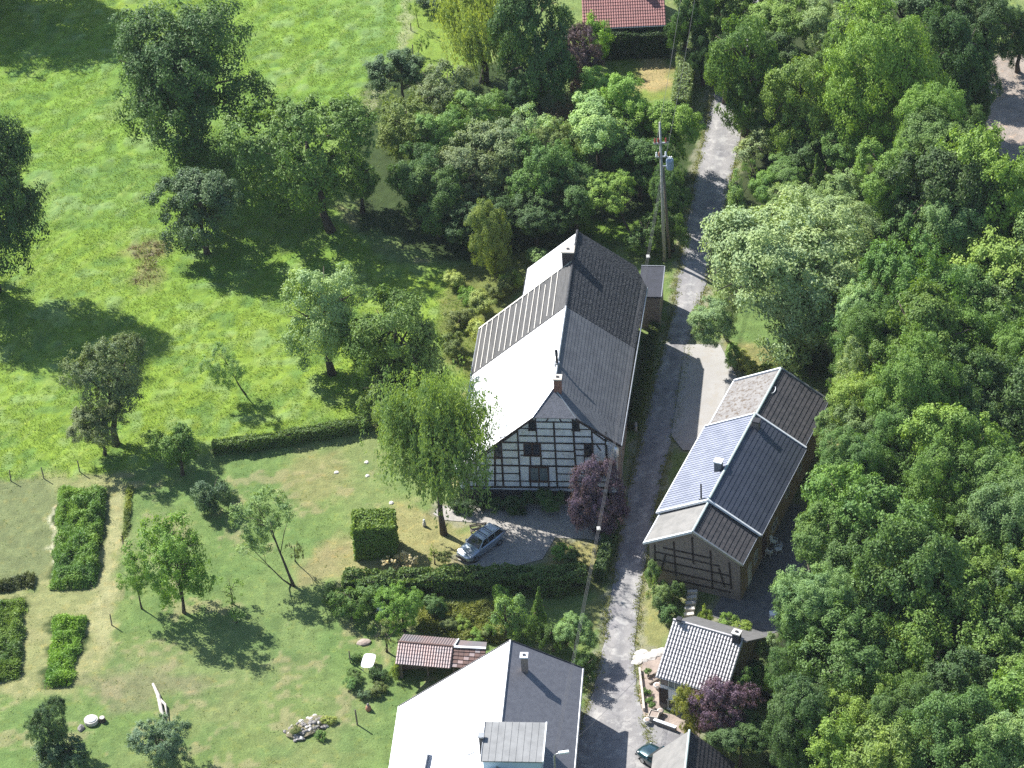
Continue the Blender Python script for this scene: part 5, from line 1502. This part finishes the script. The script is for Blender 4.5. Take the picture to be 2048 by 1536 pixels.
def lamp_and_lines():
    # street lamp on a steel post in front of the big house
    top = P(1108, 1508, 8.6)
    r = empty('street_lamp', (top.x, top.y, 0)); tag(r, 'grey street lamp with short arm standing before the big house grey slope', 'street lamp')
    MB().tube([(0, 0, -.1), (0, 0, 8.3), (.06, 0, 8.5), (.25, .02, 8.62), (.55, .04, 8.66)], [.09, .07, .06, .05, .05], 8).build('post', METAL, r, smooth=True)
    hd = MB().bar((.35, .03, 8.66), (1.15, .08, 8.70), .26, .15).build('lamp_head', RIDGE_WHITE, r, bevel=.04)
    MB().bar((.5, .04, 8.575), (1.08, .075, 8.61), .2, .03).build('diffuser', LENS, hd)
    e = Vector((top.x, top.y, 8.2))
    a = PB + Vector((-.05, -.05, PH * .62))
    ln = 'bundled line from the power pole over the farmhouse eave'
    for k, dx in enumerate((-.11, 0.0, .11)):
        cable('overhead_cable', 'grey overhead cable strand of the line passing over the farmhouse eave', a + Vector((dx, 0, .03 * k)), e + Vector((dx, 0, .03 * k)), 1.0, .012, ln, 40)
    for (px_, t) in ((0, .155), (0, .64)):
        p = a.lerp(e, t); p.z -= 1.0 * 4 * t * (1 - t)
        s = MB().box(-.16, .16, -.22, .22, -.05, .05).build('cable_spacer', POLE)
        s.location = p
        tag(s, 'pale block clamped on the cables above the lean-to' if t < .3 else 'pale block clamped on the cables above the dry bank', 'cable spacer')
    far = P(1392, -90, 11.0)
    for k, (dx, z) in enumerate(((-.5, PH - 2.2), (.4, PH - 3.6))):
        cable('overhead_wire', 'thin wire running from the power pole along the lane above the conifer hedge', PB + Vector((dx, 0, z)), far + Vector((dx * 1.5, 0, 1.0 - k)), .8, .016, 'wires along the lane', 30)
    cable('service_wire', 'thin wire crossing the shaded forecourt from the street lamp', e, P(1290, 1340, 4.6), .3, .012)
lamp_and_lines()

def corner_bracket():
    p = FARM.on_v(1213, 890, -.1)
    w = FARM.o + FARM.U * (p.x) + FARM.V * (-.12)
    r = empty('cable_mast', (w.x, w.y, 0), FARM.root.rotation_euler.z); tag(r, 'dark wall mast with white insulator at the farmhouse corner', 'mast')
    MB().tube([(0, 0, 0), (0, 0, 8.0)], .05, 7).build('mast_tube', METAL_DARK, r)
    MB().lathe([(.05, 0), (.13, .1), (.13, .25), (.05, .35)], 10, (.12, -.1, 6.6)).build('insulator', WHITE, r)
    MB().bar((0, 0, 6.6), (.12, -.1, 6.6), .05, .05).build('bracket', METAL_DARK, r)
    q = FARM.on_v(1231, 890, -.3)
    w = FARM.o + FARM.U * q.x + FARM.V * (-.3)
    r2 = empty('wall_lamp', (w.x, w.y, 0), FARM.root.rotation_euler.z); tag(r2, 'white glaring lamp cowl on a post beside the farmhouse corner', 'lamp')
    MB().tube([(0, 0, -.1), (0, 0, 5.6)], .06, 8).build('post', METAL, r2)
    MB().lathe([(.20, 0), (.24, .1), (.26, .8), (.20, 1.0), (.08, 1.12)], 12, (0, 0, 5.4)).build('lamp_cowl', mat('bright_tin', (.85, .86, .86), (.8, .81, .82), 3, .35, metal=.5), r2, smooth=True)
corner_bracket()

# ================================================================== GARDEN THINGS
def post(px, py, h, label, name='fence_post', group=None, rad=.06, m=WOOD, lean=0):
    p = P(px, py)
    o = MB().tube([(0, 0, -.15), (lean * .5, 0, h * .5), (lean, 0, h - .04), (lean, 0, h)], [rad, rad * .95, rad * .9, rad * .5], 7).build(name, m)
    o.location = p
    tag(o, label, 'post', group)
    return p
fp = [post(47 - 25, 962, 1.25, 'weathered fence post on the line between meadow and kitchen garden', group='fence posts along the meadow', lean=.02),
      post(88, 957, 1.3, 'weathered fence post on the line between meadow and kitchen garden', group='fence posts along the meadow', lean=-.08),
      post(160, 945, 1.35, 'weathered fence post on the line between meadow and kitchen garden', group='fence posts along the meadow', lean=-.05)]
for k, z in enumerate((.55, 1.0)):
    pts = [P(-60, 975)] + fp + [P(240, 932)]
    o = MB().tube([p + Vector((0, 0, z)) for p in pts], .008, 4).build('fence_wire', CABLE)
    tag(o, 'thin fence wire strung between the meadow posts', 'wire', 'fence wires')
post(247, 1092, 1.2, 'dark post at the top of the straw path', lean=.02)
post(224, 1251, 1.3, 'dark post beside the leaning fruit tree', lean=-.02)
post(701, 1326, 1.35, 'thin post beside the white garden table', lean=-.02)
post(715, 1450, 1.7, 'tall dark post on the lawn casting a long shadow', rad=.075, lean=-.06)
post(826, 110, 1.3, 'stake beside the young tree on the upper lawn', lean=.03)
post(822, 62, 1.0, 'short stake at the pale meadow track', lean=.03)

def gtable():
    p = P(738, 1334)
    r = empty('garden_table', p, R(-12)); tag(r, 'white oblong garden table standing in weeds before the shed', 'table')
    a = []
    for k in range(24):
        t = 2 * math.pi * k / 24
        sx, sy = math.cos(t), math.sin(t)
        a.append((.52 * math.copysign(abs(sx) ** .45, sx), .85 * math.copysign(abs(sy) ** .45, sy), .72))
    MB().slab(a, .04).build('table_top', WHITE, r)
    for x in (-.36, .36):
        for y in (-.6, .6):
            MB().tube([(x, y, 0), (x * .95, y * .95, .69)], .03, 6).build('leg', WHITE, r)
gtable()

def chair(px, py, rz, label, m=WHITE, group=None):
    p = P(px, py)
    r = empty('garden_chair', p, R(rz)); tag(r, label, 'chair', group)
    MB().slab([(-.24, -.24, .44), (.24, -.24, .44), (.22, .22, .42), (-.22, .22, .42)], .03).build('seat', m, r)
    MB().slab([(-.23, .21, .42), (.23, .21, .42), (.21, .33, .92), (-.21, .33, .92)], .03).build('backrest', m, r)
    for x in (-.23, .23):
        MB().tube([(x, -.26, 0), (x * .95, -.22, .62)], .022, 6).build('leg', m, r)
        MB().tube([(x, .30, 0), (x * .95, .22, .46)], .022, 6).build('leg', m, r)
        MB().bar((x * 1.05, -.24, .63), (x, .27, .66), .05, .025).build('armrest', m, r)
chair(1538, 1112, 150, 'white plastic chair on the patio nearest the long house door')
chair(1548, 1090, 60, 'white plastic chair on the patio turned to the wood')
chair(1556, 1105, -70, 'white plastic chair on the patio under the leaves')
chair(762, 1226, 35, 'white reclining garden chair among the bushes behind the shed')
chair(758, 1212, 35, 'white garden chair pushed into the hedge bushes')

def misc():
    # white-topped round well cover with stump and stone
    p = P(183, 1444); r = empty('round_well_cover', p); tag(r, 'round white well cover on the lawn', 'well cover')
    MB().lathe([(.56, 0), (.58, .06), (.58, .30), (.54, .34)], 22).build('ring', STONE_PALE, r)
    MB().lathe([(.40, .34), (.42, .36), (.42, .40), (.36, .43)], 20).build('lid', WHITE, r)
    MB().bar((-.1, 0, .45), (.1, 0, .45), .04, .04).build('handle', METAL_DARK, r)
    p = P(205, 1442); r = empty('tree_stump', p); tag(r, 'dark cut tree stump beside the round well cover', 'stump')
    MB().lathe([(.32, -.05), (.27, .12), (.25, .36), (.24, .40)], 12).build('bark', BARK, r)
    MB().lathe([(.22, .40), (.215, .415)], 12).build('cut_face', WOOD_PALE, r)
    o = rock(P(162, 1457), (.30, .42, .25), 'dark grey stone lying below the round well cover', STONE, 4)
    # bleached fallen trunk
    a, b = P(306, 1368, .15), P(334, 1452, .15)
    r = empty('fallen_trunk', a); tag(r, 'bleached forked fallen trunk lying on the lawn', 'log'); d = b - a
    MB().tube([(0, 0, .02), d * .3 + Vector((.12, 0, .06)), d * .62 + Vector((-.05, 0, .03)), d], [.10, .17, .16, .09], 8).build('trunk', WOOD_PALE, r, smooth=True)
    MB().tube([d * .30, d * .52 + Vector((.42, 0, .1)), d * .85 + Vector((.22, 0, .05))], [.12, .11, .04], 7).build('fork', WOOD_PALE, r, smooth=True)
    # rubble heap with white stones
    rd = random.Random(9)
    hp = P(612, 1458); r = empty('rubble_heap', hp, R(35)); tag(r, 'heap of earth and pale rubble overgrown on the lawn', 'heap')
    heap = rock_mesh(1.8, 1.1, .42, 11, .17); h_ = link('earth_mound', heap, mat('heap_earth', (.24, .20, .13), (.12, .12, .06), 2.4, .95, bump=.9), r)
    for k in range(60):
        x, y = rd.uniform(-1.5, 1.7), rd.uniform(-.9, .9)
        z = .45 * max(0, 1 - (x / 1.9) ** 2 - (y / 1.2) ** 2)
        s = link('stone', rock_mesh(rd.uniform(.10, .26), rd.uniform(.08, .2), rd.uniform(.06, .14), 30 + k), STONE_PALE if k % 3 == 0 else STONE, r)
        s.location = (x, y, z); s.rotation_euler = (0, 0, rd.uniform(0, 3))
    # stepping stones on the lawn
    for k, (x, y) in enumerate(((673, 945), (733, 925), (735, 952), (783, 1006))):
        o = rock(P(x, y), (.22, .2, .12), ['single pale stone slab alone on the open lawn', 'pale stone slab nearest the clipped hedge', 'pale stone slab on the lawn close to the birch', 'grey slab behind the box hedge'][k], STONE_PALE, 60 + k)
    # little statue of a gnome-like figure kept plain: a hooded garden ornament
    p = P(849, 1052); r = empty('garden_statue', p); tag(r, 'small pale garden statue on the lawn between box hedge and birch', 'statue')
    MB().lathe([(.16, 0), (.17, .05), (.14, .10)], 12).build('base', STONE, r)
    MB().lathe([(.15, .10), (.17, .2), (.13, .42), (.10, .52)], 12).build('body', STONE_PALE, r, smooth=True)
    MB().lathe([(.06, .50), (.11, .58), (.10, .68), (.05, .75)], 12).build('head', WHITE, r, smooth=True)
    p = P(737, 1420); r = empty('garden_ornament', p); tag(r, 'reddish garden ornament standing on the lawn before the big house', 'ornament')
    MB().lathe([(.22, 0), (.26, .15), (.20, .40), (.10, .5)], 12).build('body', TERRA, r, smooth=True)
    MB().lathe([(.08, .46), (.12, .56), (.09, .68), (.02, .72)], 10).build('head', STONE, r, smooth=True)
    # bench beside the car
    p = P(958, 1066); r = empty('garden_bench', p, R(8)); tag(r, 'weathered wooden bench on the grass behind the silver car', 'bench')
    for k in range(3):
        MB().box(-.75, .75, -.22 + .15 * k, -.10 + .15 * k, .42, .46).build('seat_slat', WOOD, r)
    for k in range(2):
        MB().box(-.75, .75, .24, .27, .58 + .16 * k, .70 + .16 * k).build('back_slat', WOOD, r)
    for x in (-.65, .65):
        MB().box(x - .04, x + .04, -.2, -.13, 0, .42).build('leg', WOOD, r)
        MB().box(x - .04, x + .04, .17, .235, 0, .88).build('leg', WOOD, r)
    # stone steps below the long house
    r = empty('garden_steps', P(1374, 1252)); tag(r, 'short flight of pale stone garden steps below the long house gable', 'steps')
    a, b = P(1372, 1254), P(1383, 1200)
    for k in range(7):
        q = a.lerp(b, k / 6) - a
        s = MB().box(-.42, .42, -.17, .17, -.1, .12 + .13 * k).build('step', STONE_PALE, r)
        s.location = q; s.rotation_euler = (0, 0, .08 * ((k % 3) - 1))
    # white stone slabs in front of the cottage
    for k, (x, y, sx, sy) in enumerate(((1281, 1316, .7, .5), (1283, 1306, .6, .45), (1300, 1312, .6, .5), (1312, 1306, .55, .5), (1322, 1302, .5, .4), (1274, 1324, .5, .4))):
        o = rock(P(x, y), (sx, sy, .14), 'bright white stone block heaped at the cottage roadside corner', STONE_PALE, 80 + k, 'white stones by the cottage', 'stone_block', 'stone')
    # low border wall along the yard
    r = empty('border_wall', P(1279, 1340)); tag(r, 'thin low border wall along the cottage yard and road', 'wall')
    pts = [P(*q) for q in ((1279, 1340), (1283, 1375), (1287, 1410), (1288, 1422))]
    for a, b in zip(pts, pts[1:]):
        MB().bar(a - pts[0] + Vector((0, 0, .15)), b - pts[0] + Vector((0, 0, .15)), .16, .34).build('segment', WOOD_PALE, r)
    r = empty('border_wall', P(1308, 1446)); tag(r, 'white topped low border wall before the cottage at the forecourt', 'wall')
    a, b = P(1308, 1446), P(1352, 1462)
    MB().bar(Vector((0, 0, .18)), b - a + Vector((0, 0, .18)), .22, .4).build('wall_body', STONE, r)
    MB().bar(Vector((0, 0, .41)), b - a + Vector((0, 0, .41)), .28, .07).build('coping', RIDGE_WHITE, r)
    # planters and pots
    p = P(1308, 1436); r = empty('wooden_planter', p, R(-20)); tag(r, 'square wooden planter box at the cottage yard corner', 'planter')
    for (x0, x1, y0, y1) in ((-.4, .4, -.4, -.35), (-.4, .4, .35, .4), (-.4, -.35, -.349, .349), (.35, .4, -.349, .349)):
        MB().box(x0, x1, y0, y1, 0, .5).build('board', WOOD_PALE, r)
    MB().box(-.34, .34, -.34, .34, .05, .42).build('soil', EARTH, r)
    for k, (x, y, lb, m) in enumerate(((1294, 1446, 'white round pot at the forecourt edge of the cottage yard', WHITE), (1314, 1376, 'white ring-shaped pot beside the cottage corner', WHITE), (1321, 1428, 'pale pot beside the cottage door', STONE_PALE))):
        p = P(x, y); r = empty('flower_pot', p); tag(r, lb, 'pot')
        MB().lathe([(.16, 0), (.22, .15), (.27, .34), (.28, .38)], 14).build('pot', m, r, smooth=True)
        MB().lathe([(.22, .36), (.21, .385)], 12).build('soil', EARTH, r)
    for k, (a, b) in enumerate((((1296, 1358), (1314, 1346)), ((1299, 1369), (1318, 1358)))):
        o = MB().bar(P(*a) + Vector((0, 0, .08)), P(*b) + Vector((0, 0, .08)), .12, .12).build('timber_edging', WOOD)
        tag(o, 'timber edging beam lying across the cottage yard ' + ('nearer the road' if k else 'close to the eave'), 'timber')
    for k, (x, y) in enumerate(((1296, 1382), (1299, 1398), (1303, 1412), (1296, 1345))):
        tree(x, y, 9, 8, .25, 'bush', 'mid', 'little green tuft growing in the cottage yard', 'garden_plant', 'plant', 'tufts in the cottage yard', limbs=2)
    p = P(1550, 1232); o = MB().box(-.45, .45, -.3, .3, .0, .35).build('white_crate', WHITE); o.location = p; tag(o, 'white crate on the dark patio near the wood', 'crate')
    # pale letter box on the lane wall
    p = P(1272, 862); r = empty('marker_post', p); tag(r, 'grey marker post on the shaded lane verge at the farmhouse', 'post')
    MB().lathe([(.13, -.1), (.13, .85), (.10, .95), (.02, 1.0)], 10).build('shaft', POLE, r)
    MB().lathe([(.135, .6), (.135, .75)], 10).build('band', BLUEG, r)
    # red signal stake in the upper garden
    p = P(911, 103); o = MB().tube([(0, 0, -.1), (0, 0, .9), (0, 0, 1.1)], [.06, .06, .1], 7).build('red_stake', RED); o.location = p; tag(o, 'small red stake under the straw-yellow willow', 'stake')
    # hoop of hose / earth ring
    o = rock(P(728, 1285), (.6, .45, .22), 'small mound of bare earth between shed and fruit tree shadow', EARTH, 71, None, 'earth_mound', 'mound')

def rock_mesh(a, b, c, seed, jag=.10):
    r = np.random.default_rng(seed)
    bm = bmesh.new(); bmesh.ops.create_icosphere(bm, subdivisions=2, radius=1)
    for v in bm.verts:
        k = 1 + r.normal(0, jag)
        v.co = Vector((v.co.x * a * k, v.co.y * b * k, max(v.co.z, -.25) * c * k))
    me = bpy.data.meshes.new('rock'); bm.to_mesh(me); bm.free()
    return me

def rock(p, s, label, m, seed, group=None, name='stone', cat='stone'):
    o = link(name, rock_mesh(*s, seed), m); o.location = p
    tag(o, label, cat, group)
    return o
misc()

# ================================================================== AIR
def haze():
    m = bpy.data.materials.new('thin_haze'); m.use_nodes = True
    nt = m.node_tree
    nt.nodes.remove(nt.nodes['Principled BSDF'])
    v = nt.nodes.new('ShaderNodeVolumePrincipled')
    v.inputs['Color'].default_value = (.80, .89, 1.0, 1)
    v.inputs['Density'].default_value = 0.00005
    v.inputs['Anisotropy'].default_value = 0.2
    nt.links.new(v.outputs[0], nt.nodes['Material Output'].inputs['Volume'])
    o = MB().box(-2600, 2600, -2600, 2600, -1.2, CAMP.z + 12).build('haze', m)
    tag(o, 'thin summer haze over the whole hamlet', 'haze', kind='stuff')
haze()
